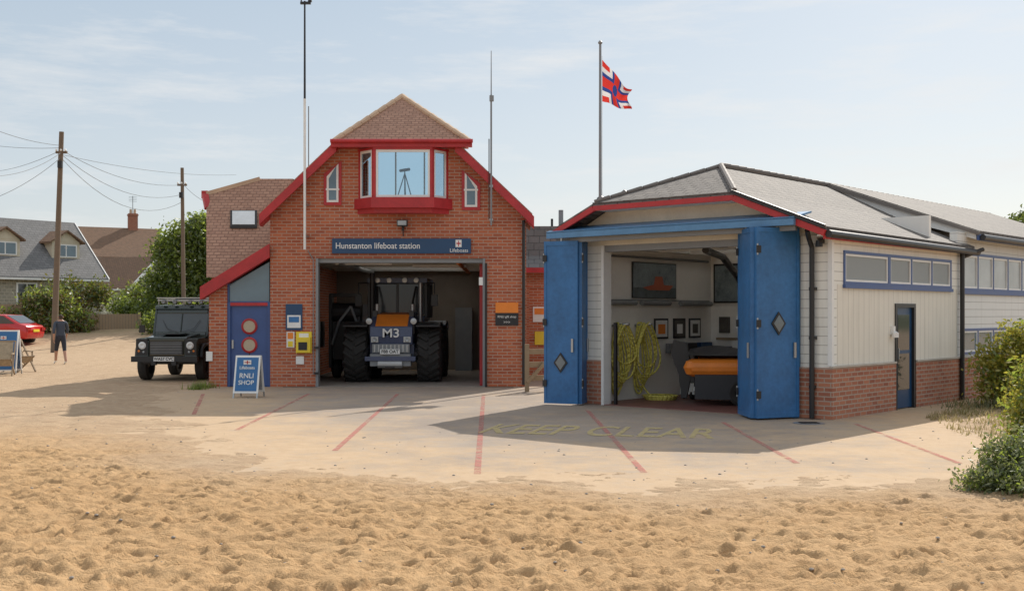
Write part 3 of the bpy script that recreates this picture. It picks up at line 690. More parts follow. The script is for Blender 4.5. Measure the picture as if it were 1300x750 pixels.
# ceiling, left open below the added rooflight on the unseen far slope
mb.box(-4.99,-.15,.18,.9,2.98,3.04,wall_in); mb.box(-3.0,-.15,.9,4.4,2.98,3.04,wall_in); mb.box(-4.99,-4.75,.9,4.4,2.98,3.04,wall_in)
for y in(.9,2.05,3.2): mb.box(-4.75,-3.0,y,y+.06,2.96,3.05,white)
mb.done(sh,'clad_walls')
mb=MB()
mb.box(-5.13,-4.64,-.03,.2,0,.84,brick3); mb.box(-.56,.03,-.03,.2,0,.84,brick3); mb.box(-.15,.03,.2,2.46,0,.84,brick3); mb.box(-.15,.03,3.36,16,0,.84,brick3)
mb.box(-.02,.05,-.04,2.46,.84,.87,M('stone_sill',(.5,.46,.4),.8)); mb.box(-.02,.05,3.36,16,.84,.87,MC['stone_sill'])
mb.done(sh,'brick_plinth')
mb=MB(); mb.box(-4.99,-.17,-.03,4.4,-.04,.012,floorm); mb.done(sh,'floor')
mb=MB()
mb.box(-.06,.015,-.015,.06,.87,3.02,white)
mb.cyl((-.3,-.09,.02),(-.3,-.09,2.8),.042,black); mb.path([(-.3,-.09,2.8),(-.3,-.2,2.95),(-.2,-.45,3.05)],.042,black)
mb.cyl((.08,5.5,.02),(.08,5.5,3.0),.045,black)
for z in(.5,1.3,2.1): mb.box(-.35,-.25,-.1,0,z,z+.05,black)
mb.cyl((.3,6.02,3.0),(.08,5.6,2.85),.04,black)
mb.cyl((.19,-.5,2.98),(.19,6.05,2.94),.06,black); mb.cyl((.32,5.95,3.24),(.32,16,3.24),.06,black)
mb.done(sh,'downpipes_and_gutters')
mb=MB()
A=(-3.0,1.55,4.5);E1=(-4.45,-.5,3.76);E2=(-1.5,-.5,3.76);B=16
mb.slab([A,E1,E2],.07,slate)
mb.slab([A,E2,(-1.5,B,3.76),(-3.0,B,4.5)],.07,slate)
mb.slab([E2,(.14,-.5,3.10),(.14,6.0,3.06),(-1.5,6.0,3.76)],.07,slate)
zL=lambda x:4.5+(x+3.0)*.5103
mb.slab([A,(-3.0,1.7,4.5),(-4.45,1.7,3.76),E1],.07,slate)
mb.slab([(-3.0,4.3,4.5),(-3.0,B,4.5),(-4.45,B,3.76),(-4.45,4.3,3.76)],.07,slate)
mb.slab([(-3.0,1.7,4.5),(-3.0,4.3,4.5),(-3.15,4.3,zL(-3.15)),(-3.15,1.7,zL(-3.15))],.07,slate)
mb.slab([(-4.3,1.7,zL(-4.3)),(-4.3,4.3,zL(-4.3)),(-4.45,4.3,3.76),(-4.45,1.7,3.76)],.07,slate)
mb.slab([E1,(-4.45,B,3.76),(-5.5,B,3.3),(-5.5,-.5,3.3)],.07,slate)
mb.slab([(-2.95,5.9,4.56),(.26,5.9,3.37),(.26,B,3.37),(-2.95,B,4.56)],.07,slate)
mb.done(sh,'slate_roof')
mb=MB(); mb.slab([(-3.15,1.7,zL(-3.15)-.02),(-3.15,4.3,zL(-3.15)-.02),(-4.3,4.3,zL(-4.3)-.02),(-4.3,1.7,zL(-4.3)-.02)],.02,fillpanel); mb.done(sh,'added_rooflight_panels')  # added panels in the hidden slope, put in to light the shop interior
mb=MB()
mb.prism([(-2.9,4.47),(.2,3.31),(.2,3.2),(-1.5,3.72),(-2.9,4.40)],5.92,5.97,white)
greyr=M('ridge_grey',(.19,.17,.155),.75)
mb.beam((-2.95,5.87,4.5),(.28,5.87,3.31),.04,.07,greyr)
ridge((-3.0,B,4.53),(A[0],A[1],A[2]+.03),.06,greyr); ridge((A[0],A[1],A[2]+.02),(E2[0],E2[1],E2[2]+.02),.06,greyr); ridge((A[0],A[1],A[2]+.02),(E1[0],E1[1],E1[2]+.02),.045,greyr)
mb.box(-4.45,-1.5,-.54,-.49,3.61,3.70,red); mb.beam((-1.5,-.52,3.65),(.14,-.52,2.99),.05,.10,red); mb.beam((-4.45,-.52,3.65),(-5.5,-.52,3.2),.05,.10,red)
mb.beam((-1.52,-.56,3.76),(.16,-.56,3.09),.05,.06,black)
mb.box(.1,.14,-.5,6.0,2.90,3.0,red); mb.box(-.0,.1,-.5,6.0,2.95,2.97,white)
mb.box(.22,.26,5.9,B,3.18,3.3,blued)
mb.box(-4.45,-1.5,-.49,-.0,3.62,3.64,white)
mb.done(sh,'ridges_and_fascias')
mb=MB()
mb.box(-5.5,-.35,-.62,-.5,3.14,3.26,bluel); mb.slab([(-5.5,-.62,3.27),(-.35,-.62,3.27),(-.35,0,3.40),(-5.5,0,3.40)],.03,bluel)
mb.box(-5.4,-.4,-.46,-.40,3.06,3.14,greym)
for x in(-5.3,-4.1,-2.9,-1.7,-.5): mb.box(x,x+.06,-.5,0,3.16,3.24,greym)
mb.done(sh,'door_canopy')
inv=(Matrix.Translation((5.17,18.4,0))@Matrix.Rotation(ang,4,'Z')).inverted()
def leaf(name,p0,p1,z0,z1,dia=None,th=.06):
    p0=inv@Vector((*p0,0)); p1=inv@Vector((*p1,0)); d=(p1-p0).normalized(); W_=(p1-p0).length
    an=math.atan2(d.y,d.x); g=grp(name,(p0.x,p0.y,0),an); g.parent=sh; mb=MB()
    mb.box(0,W_,-th/2,th/2,z0,z1,blue)
    for a,b,c_,e_ in((0,.05,z0,z1),(W_-.05,W_,z0,z1),(.05,W_-.05,z0,z0+.08),(.05,W_-.05,z1-.08,z1)):
        mb.box(a,b,-th/2-.01,-th/2,c_,e_,blue); mb.box(a,b,th/2,th/2+.01,c_,e_,blue)
    for z in(.35,1.5,2.7): mb.box(-.02,.06,-th/2-.035,-th/2-.012,z,z+.12,black); mb.cyl((0,-th/2-.02,z-.03),(0,-th/2-.02,z+.15),.014,steel,seg=8)
    mb.cyl((W_/2,0,z1),(W_/2,0,z1+.1),.02,steel)
    mb.box(W_-.12,W_-.08,-th/2-.04,-th/2-.012,1.0,1.25,steel)
    if dia:
        s=.19
        mb.prism([(W_/2-s*.72,dia),(W_/2,dia-s),(W_/2+s*.72,dia),(W_/2,dia+s)],-th/2-.024,th/2+.024,black)
        s=.14; mb.prism([(W_/2-s*.72,dia),(W_/2,dia-s),(W_/2+s*.72,dia),(W_/2,dia+s)],-th/2-.03,th/2+.03,glassb)
    mb.done(g,name+'_panel')
leaf('door_leaf',(3.94,18.38),(4.70,18.70),.03,3.12,1.56)
leaf('door_leaf',(3.86,19.25),(3.90,18.42),.03,3.12)
leaf('door_leaf',(.62,21.55),(1.24,21.28),.03,3.08,.8)
leaf('door_leaf',(1.27,21.30),(1.42,21.78),.03,3.08)
mb=MB(); mb.box(-.66,-.56,-.06,.2,0,3.05,bluel); mb.box(-4.64,-4.58,-.04,.2,0,3.0,white); mb.box(-4.45,-4.40,.1,.16,0,1.55,black); mb.box(-4.63,-.56,.0,.16,2.88,3.0,greym); mb.done(sh,'door_jambs')
mb=MB(); gl=MB()
def win(y0,y1,z0,z1,n,fr=blued,gm=glassf,f=.05,bar=False):
    mb.box(-.06,.025,y0,y1,z0,z0+f,fr); mb.box(-.06,.025,y0,y1,z1-f,z1,fr)
    for i in range(n+1):
        y=y0+(y1-y0-f)*i/n; mb.box(-.06,.022,y,y+f,z0+f,z1-f,fr)
    for i in range(n):
        a=y0+(y1-y0-f)*i/n+f; b=y0+(y1-y0-f)*(i+1)/n
        for q1,q2,q3,q4 in((a,a+.035,z0+f,z1-f),(b-.035,b,z0+f,z1-f),(a+.035,b-.035,z0+f,z0+f+.035),(a+.035,b-.035,z1-f-.035,z1-f)): mb.box(-.03,.012,q1,q2,q3,q4,white)
    gl.box(-.02,-.01,y0+.02,y1-.02,z0+.02,z1-.02,gm)
win(.42,2.2,2.2,2.76,1,gm=glasst); win(2.2,5.1,2.2,2.76,3,gm=glasst)
win(5.62,15.6,2.18,2.94,11,gm=glassf); win(5.62,15.6,.9,1.42,11,gm=glassb)
mb.box(.0,.05,.4,5.12,2.14,2.2,blued); mb.box(.0,.05,5.6,15.6,2.11,2.18,blued)
mb.box(-.1,.02,2.46,2.54,0,1.9,black); mb.box(-.1,.02,3.28,3.36,0,1.9,black); mb.box(-.1,.02,2.54,3.28,1.83,1.9,black)
mb.box(-.07,-.03,2.54,3.28,.02,1.83,navy); mb.box(-.03,-.022,2.66,3.16,.35,1.7,glassd); mb.box(-.03,.02,2.6,2.63,.9,1.1,steel); mb.box(-.03,-.02,2.62,3.2,1.0,1.06,navy)
mb.box(0,.06,2.28,2.36,1.35,1.5,white); mb.lathe((.08,2.3,1.3),[(0,0),(0,.06),(.08,.06),(.12,0)],white,12,'z')
mb.done(sh,'side_windows_and_door'); gl.done(sh,'side_window_glass')
mb=MB(); mb.box(-.2,-.12,-.1,0,2.86,2.95,black); mb.lathe((-.15,-.14,2.8),[(0,0),(0,.06),(.1,.05),(.12,0)],black,12,'z'); mb.done(sh,'security_camera')
mb=MB(); XL=-4.985
sea=M('seascape_print',(.24,.30,.33),.3,var=.6,scale=1.5); photo=M('photo_print',(.10,.09,.08),.4,var=.7,scale=6)
rustm=M('boat_print_red',(.45,.12,.06),.5)
mb.box(XL,XL+.03,1.42,2.98,2.03,2.76,black); mb.box(XL+.03,XL+.034,1.44,2.96,2.05,2.74,sea); mb.box(XL+.034,XL+.036,1.44,2.96,2.05,2.25,M('sea_print',(.10,.13,.14),.3,var=.5,scale=6))
mb.prism([(1.75,2.25),(1.95,2.2),(2.7,2.2),(2.85,2.3),(2.5,2.31),(2.45,2.48),(2.2,2.48),(2.15,2.31)],XL+.036,XL+.042,rustm,'x')
mb.box(-4.9,-4.2,4.36,4.395,1.95,2.8,black); mb.box(-4.86,-4.24,4.355,4.36,1.99,2.76,sea)
for i,(y,w) in enumerate(((2.2,.5),(2.9,.45),(3.5,.45))): mb.box(XL,XL+.02,y,y+w,1.2,1.62,black); mb.box(XL+.02,XL+.024,y+.04,y+w-.04,1.24,1.58,[white,photo,white][i]); mb.box(XL+.024,XL+.027,y+.12,y+w-.12,1.3,1.5,[orange,white,photo][i])
for y0,y1 in((.5,1.4),(1.6,2.6),(3.0,4.2)): mb.cyl((XL+.12,y0,1.93),(XL+.12,y1,1.93),.05,greym); mb.box(XL,XL+.12,(y0+y1)/2-.03,(y0+y1)/2+.03,1.9,1.96,greym)
mb.box(-4.8,-2.2,4.3,4.39,1.15,1.2,timber)
for i in range(7): mb.box(-4.75+i*.35,-4.5+i*.35,4.34,4.39,1.3,1.65,[photo,white,photo,black,navy,photo,white][i])
mb.box(-4.8,-2.4,3.9,4.38,.75,.8,timber); mb.box(-4.75,-2.5,3.95,4.35,.0,.75,greym)
for i in range(9): mb.box(-4.7+i*.24,-4.55+i*.24,4.0,4.2,.8,.9+.12*((i*7)%3),[orange,navy,white,black,yellow,red,greym,black,orange][i])
for i in range(3): mb.box(XL+.02,XL+.12,2.6+i*.6,3.05+i*.6,.9,1.1,[greym,black,navy][i])
mb.path([(-3.9,4.3,2.0),(-3.9,3.6,2.55),(-3.6,2.6,2.85),(-3.0,1.0,2.9)],.07,black)
mb.cyl((-3.9,4.3,.8),(-3.9,4.3,2.0),.07,black)
mb.box(-2.28,-2.12,.6,2.4,2.9,2.97,white)
mb.box(-4.97,-4.9,.3,4.2,1.98,2.0,greym)
mb.cyl((XL+.05,.4,2.85),(XL+.05,4.2,2.85),.025,greym)
mb.done(sh,'shop_fittings')
R=random.Random(5)
for gi,(c0,dr_) in enumerate(((.78,.0),(1.55,.05))):
    g=grp('coiled_hose'); g.parent=sh; mb=MB()
    for k in range(8):
        w=.15+.035*R.random()*k*.4; top=1.50+.05*R.random(); bot=.12+.09*k*(.6+.4*R.random()); off=R.uniform(-.04,.04); xo=XL+.08+.035*k
        pts=[]
        for i in range(33):
            t=2*math.pi*i/32
            prof=(1-.72*((1+math.cos(t))/2)**2)
            pts.append((xo+.015*math.sin(3*t+k),c0+off*.5+(w+.02*k)*math.sin(t)*prof*1.25,(top+bot)/2+(top-bot)/2*math.cos(t)))
        mb.path(pts,.019,hosem,6)
    mb.cyl((XL,c0,1.48),(XL+.4,c0,1.52),.03,steel)
    if gi:
        for k in range(3):
            pts=[(XL+.5+.30*math.cos(2*math.pi*i/24)*(1+.08*k),1.7+.30*math.sin(2*math.pi*i/24)*(1+.06*k),.03+.03*k) for i in range(25)]; mb.path(pts,.017,hosem,6)
        pts=[(XL+.1+.5*t,1.5+.2*t,.02+.5*(1-t)**3) for t in np.linspace(0,1,10)]; mb.path(pts,.017,hosem,6)
    mb.done(g,'hose_loops',smooth=True)
g=grp('dehumidifier',(-4.15,2.35,.012)); g.parent=sh; mb=MB()
mb.prism([(-.2,.1),(.2,.1),(.17,.62),(.06,.75),(-.14,.75),(-.2,.6)],-.17,.17,white,'x'); mb.box(.171,.178,-.12,.12,.42,.58,greym)
for i in range(5): mb.box(.171,.176,-.14,.14,.16+i*.045,.18+i*.045,greym)
for y in(-.16,.16): mb.lathe((-.1,y,.08),[(-.02,0),(-.02,.08),(.02,.08),(.02,0)],rubber,14); mb.lathe((.1,y,.08),[(-.02,0),(-.02,.08),(.02,.08),(.02,0)],rubber,14)
mb.path([(-.1,-.18,.6),(-.1,-.3,.85),(.1,-.3,.85)],.015,black); mb.done(g,'casing',bevel=.015)
g=grp('display_board',(-4.35,3.05,.012),math.radians(45)); g.parent=sh; mb=MB()
mb.box(-.22,.22,-.02,.02,.1,.95,white); mb.box(-.18,.18,-.026,-.02,.5,.9,photo); mb.box(-.18,.18,-.026,-.02,.15,.45,M('pale_poster',(.6,.45,.35),.5,var=.5,scale=8)); mb.box(-.25,.25,-.12,.12,0,.1,greym); mb.done(g,'panel')
cover=M('black_boat_cover',(.035,.035,.040),.6,bump=.6,scale=3)
g=grp('inflatable_rescue_boat',(-2.45,2.0,.012),math.radians(28)); g.parent=sh; mb=MB()
def sweep(pts,r,mat):
    mb.path(pts,r,mat,14)
    for p_ in pts: mb.lathe(p_,[(-r,0),(-r*.7,r*.7),(0,r),(r*.7,r*.7),(r,0)],mat,14,'z')
tube=[(-1.2,-.55,.70),(.6,-.55,.72),(1.1,-.45,.78),(1.42,-.2,.86),(1.5,0,.88),(1.42,.2,.86),(1.1,.45,.78),(.6,.55,.72),(-1.2,.55,.70)]
sweep(tube,.17,orange)
mb.prism([(-1.15,.35),(.9,.35),(1.4,.85),(-1.15,.72)],-.42,.42,black,'y'); mb.box(-1.25,-1.18,-.4,.4,.4,1.0,black)
mb.prism([(-1.25,.6),(-1.35,1.15),(-1.6,1.2),(-1.65,.95),(-1.5,.55),(-1.45,.1),(-1.35,.1)],-.12,.12,black,'y')
nuc,nvc=40,24; cv=[];cf=[]
for j in range(nvc+1):
    for i in range(nuc+1):
        u=-1.28+2.5*i/nuc; t=-1+2*j/nvc; a=abs(t)
        if a<.5: y=t*1.3; z=.93+.14*math.cos(t*3.1)+.03*math.sin(u*6+t*5)
        else: y=math.copysign(.70+.12*(a-.5)+.05*math.sin(u*11+a*3)*(a-.5)*2,t); z=.93-(a-.5)*1.55
        cv.append((u,y,z))
for j in range(nvc):
    if j<nvc*.24: continue
    for i in range(nuc):
        a_=j*(nuc+1)+i; cf.append((a_,a_+1,a_+nuc+2,a_+nuc+1))
mb.add(cv,cf,cover)
mb.box(-1.15,1.0,-.66,-.63,.12,.58,cover)
mb.box(-1.2,1.2,-.35,-.28,.25,.33,steel); mb.box(-1.2,1.2,.28,.35,.25,.33,steel)
mb.prism([(.2,1.09),(.95,1.0),(1.25,.98),(1.2,1.12),(.5,1.25)],-.42,.1,orange,'y')
for y in(-.58,.58): mb.lathe((-.3,y,.25),[(-.08,0),(-.08,.12),(-.1,.2),(-.06,.25),(.06,.25),(.1,.2),(.08,.12),(.08,0)],rubber,20,'y')
mb.cyl((-.3,-.62,.25),(-.3,.62,.25),.03,steel); mb.done(g,'boat_and_trolley',smooth=False)
mb=MB(); mb.cyl((-5.0,1.2,3.4),(-5.0,1.2,4.05),.05,greym); mb.lathe((-5.0,1.2,4.05),[(0,.05),(.02,.10),(.08,.08),(.14,0)],black,12,'z'); mb.cyl((-5.3,.6,3.3),(-5.3,.6,3.9),.03,black); mb.done(sh,'roof_vent')
g=grp('drain_cover',(*GP(1027,537),.004)); mb=MB(); mb.lathe((0,0,0),[(0,0),(.004,.22),(.003,.24),(0,.25)],greym,24,'z')
for i in range(5): mb.box(-.15,.15,-.12+i*.055,-.1+i*.055,.005,.009,black)
mb.done(g,'cover')

# ---------------- flagpole ----------------
fd=30; fx=PX(762,57,fd)[0]; ft=PX(762,57,fd)[2]; g=grp('flagpole',(fx,fd,0)); mb=MB()
mb.cyl((0,0,0),(0,0,ft),.055,greym,.032); mb.lathe((0,0,ft),[(0,.0),(.02,.05),(.06,.06),(.1,.03),(.12,0)],greym,12,'z'); mb.cyl((.06,0,1),(.05,0,ft-.3),.006,white,seg=4); mb.done(g,'pole')
def clothmat(name,col):
    m,nt=nodes(name); d=N(nt,'ShaderNodeBsdfDiffuse'); d.inputs[0].default_value=c4(col); t=N(nt,'ShaderNodeBsdfTranslucent'); t.inputs[0].default_value=c4(col)
    x=N(nt,'ShaderNodeMixShader'); x.inputs[0].default_value=.4; o=N(nt,'ShaderNodeOutputMaterial'); L(nt,d.outputs[0],x.inputs[1]); L(nt,t.outputs[0],x.inputs[2]); L(nt,x.outputs[0],o.inputs[0]); return m
fb=[clothmat('flag_red',(.62,.05,.04)),clothmat('flag_blue',(.04,.07,.26)),clothmat('flag_white',(.7,.7,.7))]
nu,nv=60,40; vs=[];fs=[];ms=[]
z0=PX(0,76,fd)[2]; hh=1.1
for j in range(nv+1):
    for i in range(nu+1):
        u=i/nu; v=j/nv
        x=.05+u*.72; z=z0-v*hh*(1-.55*u)-u*.84+.06*math.sin(u*7)*u
        y=.16*math.sin(u*10+v*3)*u+.08*math.sin(v*7+u*3)*u
        x+=.07*math.sin(v*6+u*2)*u
        vs.append((x,y,z))
for j in range(nv):
    for i in range(nu):
        u=(i+.5)/nu-.5; v=(j+.5)/nv-.5; a=j*(nu+1)+i
        au,av=abs(u)*1.5,abs(v); mn=min(au,av)
        if mn<.12: mi=0
        elif mn<.22: mi=1
        elif mn<.36: mi=2
        else: mi=0
        if (u*1.5)**2+v**2<.022: mi=1
        fs.append((a,a+1,a+nu+2,a+nu+1)); ms.append(mi)
me=bpy.data.meshes.new('flag'); me.from_pydata(vs,[],fs)
for q_ in fb: me.materials.append(q_)
me.polygons.foreach_set('material_index',ms); me.shade_smooth(); o=bpy.data.objects.new('flag',me); scene.collection.objects.link(o); o.parent=g

# ---------------- off-road vehicle ----------------
lr=grp('parked_off_road_vehicle',(PX(211,484,28.9)[0],28.8,0.0),math.radians(-1))
mb=MB()
for x in(-.74,.74):
    for y in(.78,3.2): tyre(mb,(x,y,.39),.39,.24,black,0,.56)
mb.done(lr,'wheels')
mb=MB()
mb.box(-.78,.78,1.25,3.95,.62,1.16,green)
for s in(-1,1):
    mb.prism([(.12,1.0),(.1,.62),(.3,.62),(.36,.8),(.55,.9),(1.0,.9),(1.2,.78),(1.25,.6),(1.4,.6),(1.4,1.12),(.2,1.09)],s*.46,s*.79,green,'x')
    mb.prism([(.28,.6),(.34,.84),(.52,.95),(1.04,.95),(1.24,.82),(1.32,.58),(1.25,.58),(1.18,.78),(1.0,.88),(.56,.88),(.4,.8),(.34,.6)],s*.79,s*.88,black,'x')
    mb.prism([(2.7,.6),(2.76,.84),(2.94,.95),(3.46,.95),(3.66,.82),(3.74,.58),(3.67,.58),(3.6,.78),(3.42,.88),(2.98,.88),(2.82,.8),(2.76,.6)],s*.79,s*.88,black,'x')
mb.prism([(.14,1.06),(.16,1.12),(1.3,1.2),(1.3,1.06)],-.52,.52,green,'x')
mb.box(-.46,.46,.14,.4,.6,1.07,green)
mb.box(-.72,.72,.4,3.9,.42,.62,black)
mb.prism([(1.28,1.16),(1.5,1.78),(1.58,1.9),(3.9,1.92),(3.95,1.8),(3.95,1.16)],-.70,-.74,green,'x')
mb.prism([(1.28,1.16),(1.5,1.78),(1.58,1.9),(3.9,1.92),(3.95,1.8),(3.95,1.16)],.70,.74,green,'x')
mb.prism([(1.44,1.84),(1.5,1.93),(2.2,1.97),(3.3,1.97),(3.97,1.93),(3.97,1.84)],-.745,.745,green,'x')
mb.box(-.7,.7,3.9,3.95,1.16,1.9,green)
def wsb(x0,x1,z0,z1,mt,o=0.0,th=.04):
    f_=lambda z:1.25+(z-1.16)*.356
    mb.add([(x0,f_(z0)-o,z0),(x1,f_(z0)-o,z0),(x1,f_(z1)-o,z1),(x0,f_(z1)-o,z1),(x0,f_(z0)-o+th,z0),(x1,f_(z0)-o+th,z0),(x1,f_(z1)-o+th,z1),(x0,f_(z1)-o+th,z1)],QF,mt)
wsb(-.74,-.68,1.14,1.84,green); wsb(.68,.74,1.14,1.84,green); wsb(-.68,.68,1.14,1.24,green); wsb(-.68,.68,1.72,1.84,green); wsb(-.02,.02,1.24,1.72,green)
mb.done(lr,'body',bevel=.02)
mb=MB()
wsb(-.68,-.02,1.24,1.72,M('windscreen',(.09,.11,.12),.06),-.012,.006); wsb(.02,.68,1.24,1.72,MC['windscreen'],-.012,.006)
for s in(-1,1):
    for y0,y1 in((1.66,2.3),(2.42,3.0),(3.12,3.8)): mb.box(s*.742,s*.748,y0,y1,1.24,1.72,glassd)
mb.done(lr,'windows')
mb=MB()
mb.box(-.84,.84,-.08,.06,.5,.64,black); mb.box(-.42,.42,.09,.13,.68,1.02,black)
for i in range(8): mb.box(-.40,.40,.075,.092,.70+i*.04,.715+i*.04,greym)
for s in(-1,1):
    mb.box(s*.48,s*.77,.09,.12,.66,1.08,black)
    mb.lathe((s*.61,.1,.91),[(-.02,0),(-.035,.06),(-.02,.095),(.02,.1)],M('headlamp',(.75,.76,.75),.15),18,'y')
    mb.lathe((s*.70,.1,.77),[(-.015,0),(-.02,.025),(0,.035)],orange,12,'y'); mb.lathe((s*.58,.1,.75),[(-.015,0),(-.02,.025),(0,.035)],glassf,12,'y')
    mb.path([(s*.76,1.25,1.2),(s*.95,1.15,1.3)],.012,black,6); mb.box(s*.9,s*1.04,1.1,1.15,1.22,1.42,black)
    mb.box(s*.2,s*.32,-.12,.0,.42,.52,black)
    mb.box(s*.68-.015,s*.68+.015,1.5,3.9,2.12,2.15,steel)
    mb.path([(s*.05,1.2,1.235),(s*.35,1.26,1.32),(s*.5,1.36,1.55)],.007,black,4)
    for y in(1.6,2.3,3.0,3.8): mb.cyl((s*.68,y,1.95),(s*.68,y,2.14),.014,steel,seg=6)
for y in np.arange(1.5,3.95,.3): mb.box(-.68,.68,y-.015,y+.015,2.06,2.09,steel)
mb.box(-.7,.7,1.47,1.5,2.12,2.15,steel)
for x in(-.5,-.2,.2,.5): mb.lathe((x,1.44,2.03),[(-.03,0),(-.04,.04),(-.02,.06),(.05,.05),(.06,0)],greym,14,'y')
mb.box(-.5,.2,2.4,3.4,2.09,2.15,black)
mb.cyl((.79,.95,1.1),(.79,1.45,1.35),.035,black); mb.cyl((.79,1.45,1.35),(.79,1.6,2.0),.035,black)
mb.box(-.26,.26,-.1,-.08,.52,.63,white)
mb.box(-.3,.3,.3,1.1,1.19,1.2,black)
mb.done(lr,'fittings')
text(lr,'number_plate_text','WA57 CVC',(0,-.104,.575),.1,black,off=.002)

# ---------------- red car ----------------
rc=grp('parked_car',(-24.6,54,.24),math.radians(-6))
mb=MB()
body=[(-2.1,.30),(-2.15,.7),(-2.0,.85),(-1.0,.98),(-.35,1.38),(.2,1.46),(1.0,1.42),(1.75,1.0),(2.05,.92),(2.12,.6),(2.05,.30)]
mb.prism(body,-.82,.82,carred,'y'); mb.done(rc,'body',bevel=.08,smooth=True)
mb=MB(); mb.prism([(-.95,.99),(-.33,1.34),(.2,1.41),(.95,1.37),(1.5,1.02)],-.85,.85,glassd,'y')
mb.box(.1,.16,-.86,.86,.95,1.38,carred); mb.box(-.02,.04,-.835,.835,.4,.95,black)
mb.prism([(1.05,1.385),(1.7,1.02),(1.72,1.04),(1.07,1.405)],-.7,.7,glassd,'y')
for x in(-1.35,1.3):
    for y in(-.8,.8): mb.lathe((x,y,.32),[(-.11,.0),(-.12,.2),(-.11,.3),(0,.325),(.11,.3),(.12,.2),(.11,0)],rubber,24,'y'); mb.lathe((x,y*1.16,.32),[(-.01,0),(-.02,.1),(0,.19)],steel,16,'y')
mb.box(1.98,2.14,-.8,-.5,.68,.82,M('tail_lamp',(.4,.01,.01),.2)); mb.box(1.98,2.14,.5,.8,.68,.82,MC['tail_lamp']); mb.box(-1.0,-.8,-.98,-.82,.95,1.08,carred); mb.box(2.08,2.14,-.26,.26,.62,.74,yellow); mb.done(rc,'glass_and_wheels')

# ---------------- person ----------------
def human(name,loc,rz,stride=.3):
    P=[('pel',(0,0,.93),(.15,.12)),('wai',(0,0,1.08),(.145,.10)),('che',(0,-.01,1.27),(.175,.115)),('nkb',(0,0,1.44),(.10,.085)),('nk',(0,0,1.51),(.055,.055)),('hd',(0,-.02,1.60),(.078,.092)),('top',(0,-.01,1.70),(.068,.08))]
    for s,n in((1,'l'),(-1,'r')):
        st_=s*stride
        P+=[('hip'+n,(s*.09,0,.88),(.105,.105)),('kn'+n,(s*.10,-st_*.45-.03,.50),(.066,.066)),('an'+n,(s*.10,-st_*.85+(.05 if st_<0 else 0),.10),(.042,.042)),('to'+n,(s*.11,-st_*.85-.17,.04),(.04,.03)),
            ('sh'+n,(s*.18,0,1.40),(.065,.065)),('el'+n,(s*.25,st_*.35+.02,1.14),(.045,.045)),('wr'+n,(s*.24,st_*.6-.10,.90),(.03,.03)),('ha'+n,(s*.235,st_*.65-.13,.82),(.036,.022))]
    E=[('pel','wai'),('wai','che'),('che','nkb'),('nkb','nk'),('nk','hd'),('hd','top')]
    for n in'lr': E+=[('pel','hip'+n),('hip'+n,'kn'+n),('kn'+n,'an'+n),('an'+n,'to'+n),('nkb','sh'+n),('sh'+n,'el'+n),('el'+n,'wr'+n),('wr'+n,'ha'+n)]
    ix={p[0]:i for i,p in enumerate(P)}
    me=bpy.data.meshes.new(name); me.from_pydata([p[1] for p in P],[(ix[a],ix[b]) for a,b in E],[])
    o=bpy.data.objects.new('tmp',me); scene.collection.objects.link(o)
    o.modifiers.new('s','SKIN')
    for i,p in enumerate(P):
        me.skin_vertices[0].data[i].radius=p[2]; me.skin_vertices[0].data[i].use_root=(i==0)
    ss=o.modifiers.new('u','SUBSURF'); ss.levels=2; ss.render_levels=2
    dg=bpy.context.evaluated_depsgraph_get(); dg.update(); m2=bpy.data.meshes.new_from_object(o.evaluated_get(dg)); bpy.data.objects.remove(o)
    m2.materials.clear()
    for q_ in(skinm,shirtm,shortm,hairm,white): m2.materials.append(q_)
    for f in m2.polygons:
        c=f.center; i=0
        arm=abs(c.x)>.195 and c.z<1.36
        if c.z>1.62 or (c.z>1.53 and c.y>.01): i=3
        elif c.z>1.47: i=0
        elif arm: i=1 if c.z>1.05 else 0
        elif c.z>.98: i=1
        elif c.z>.46: i=2
        elif c.z<.12: i=4
        f.material_index=i
    m2.shade_smooth()
    g=grp(name,loc,rz); b=bpy.data.objects.new('body',m2); scene.collection.objects.link(b); b.parent=g
    mb=MB()
    for s,n in((1,'l'),(-1,'r')):
        h=[p for p in P if p[0]=='ha'+n][0][1]
        for k in range(4):
            y=h[1]-.03+.02*k; mb.cyl((h[0],y,h[2]-.02),(h[0]-s*.01,y-.01,h[2]-.065-.008*(k in(1,2))),.009,skinm,.007,6); mb.cyl((h[0]-s*.01,y-.01,h[2]-.065),(h[0]-s*.03,y-.012,h[2]-.10),.008,skinm,.006,6)
        mb.cyl((h[0],h[1]-.02,h[2]+.02),(h[0]-s*.02,h[1]-.06,h[2]-.03),.011,skinm,.008,6)
    mb.cyl((0,-.10,1.60),(0,-.125,1.585),.014,skinm,.01,8)
    for s in(-1,1): mb.lathe((s*.082,.0,1.60),[(-.012,0),(-.01,.025),(.008,.03),(.01,0)],skinm,10,'x'); mb.cyl((s*.03,-.098,1.62),(s*.03,-.104,1.62),.009,black,seg=8)
    mb.box(-.025,.025,-.105,-.095,1.555,1.56,M('lips',(.3,.1,.08)))
    mb.done(g,'hands_and_face',smooth=True)
    return g
human('walking_person',(PX(77,461,38.5)[0],38.5,0),math.radians(215),.30)

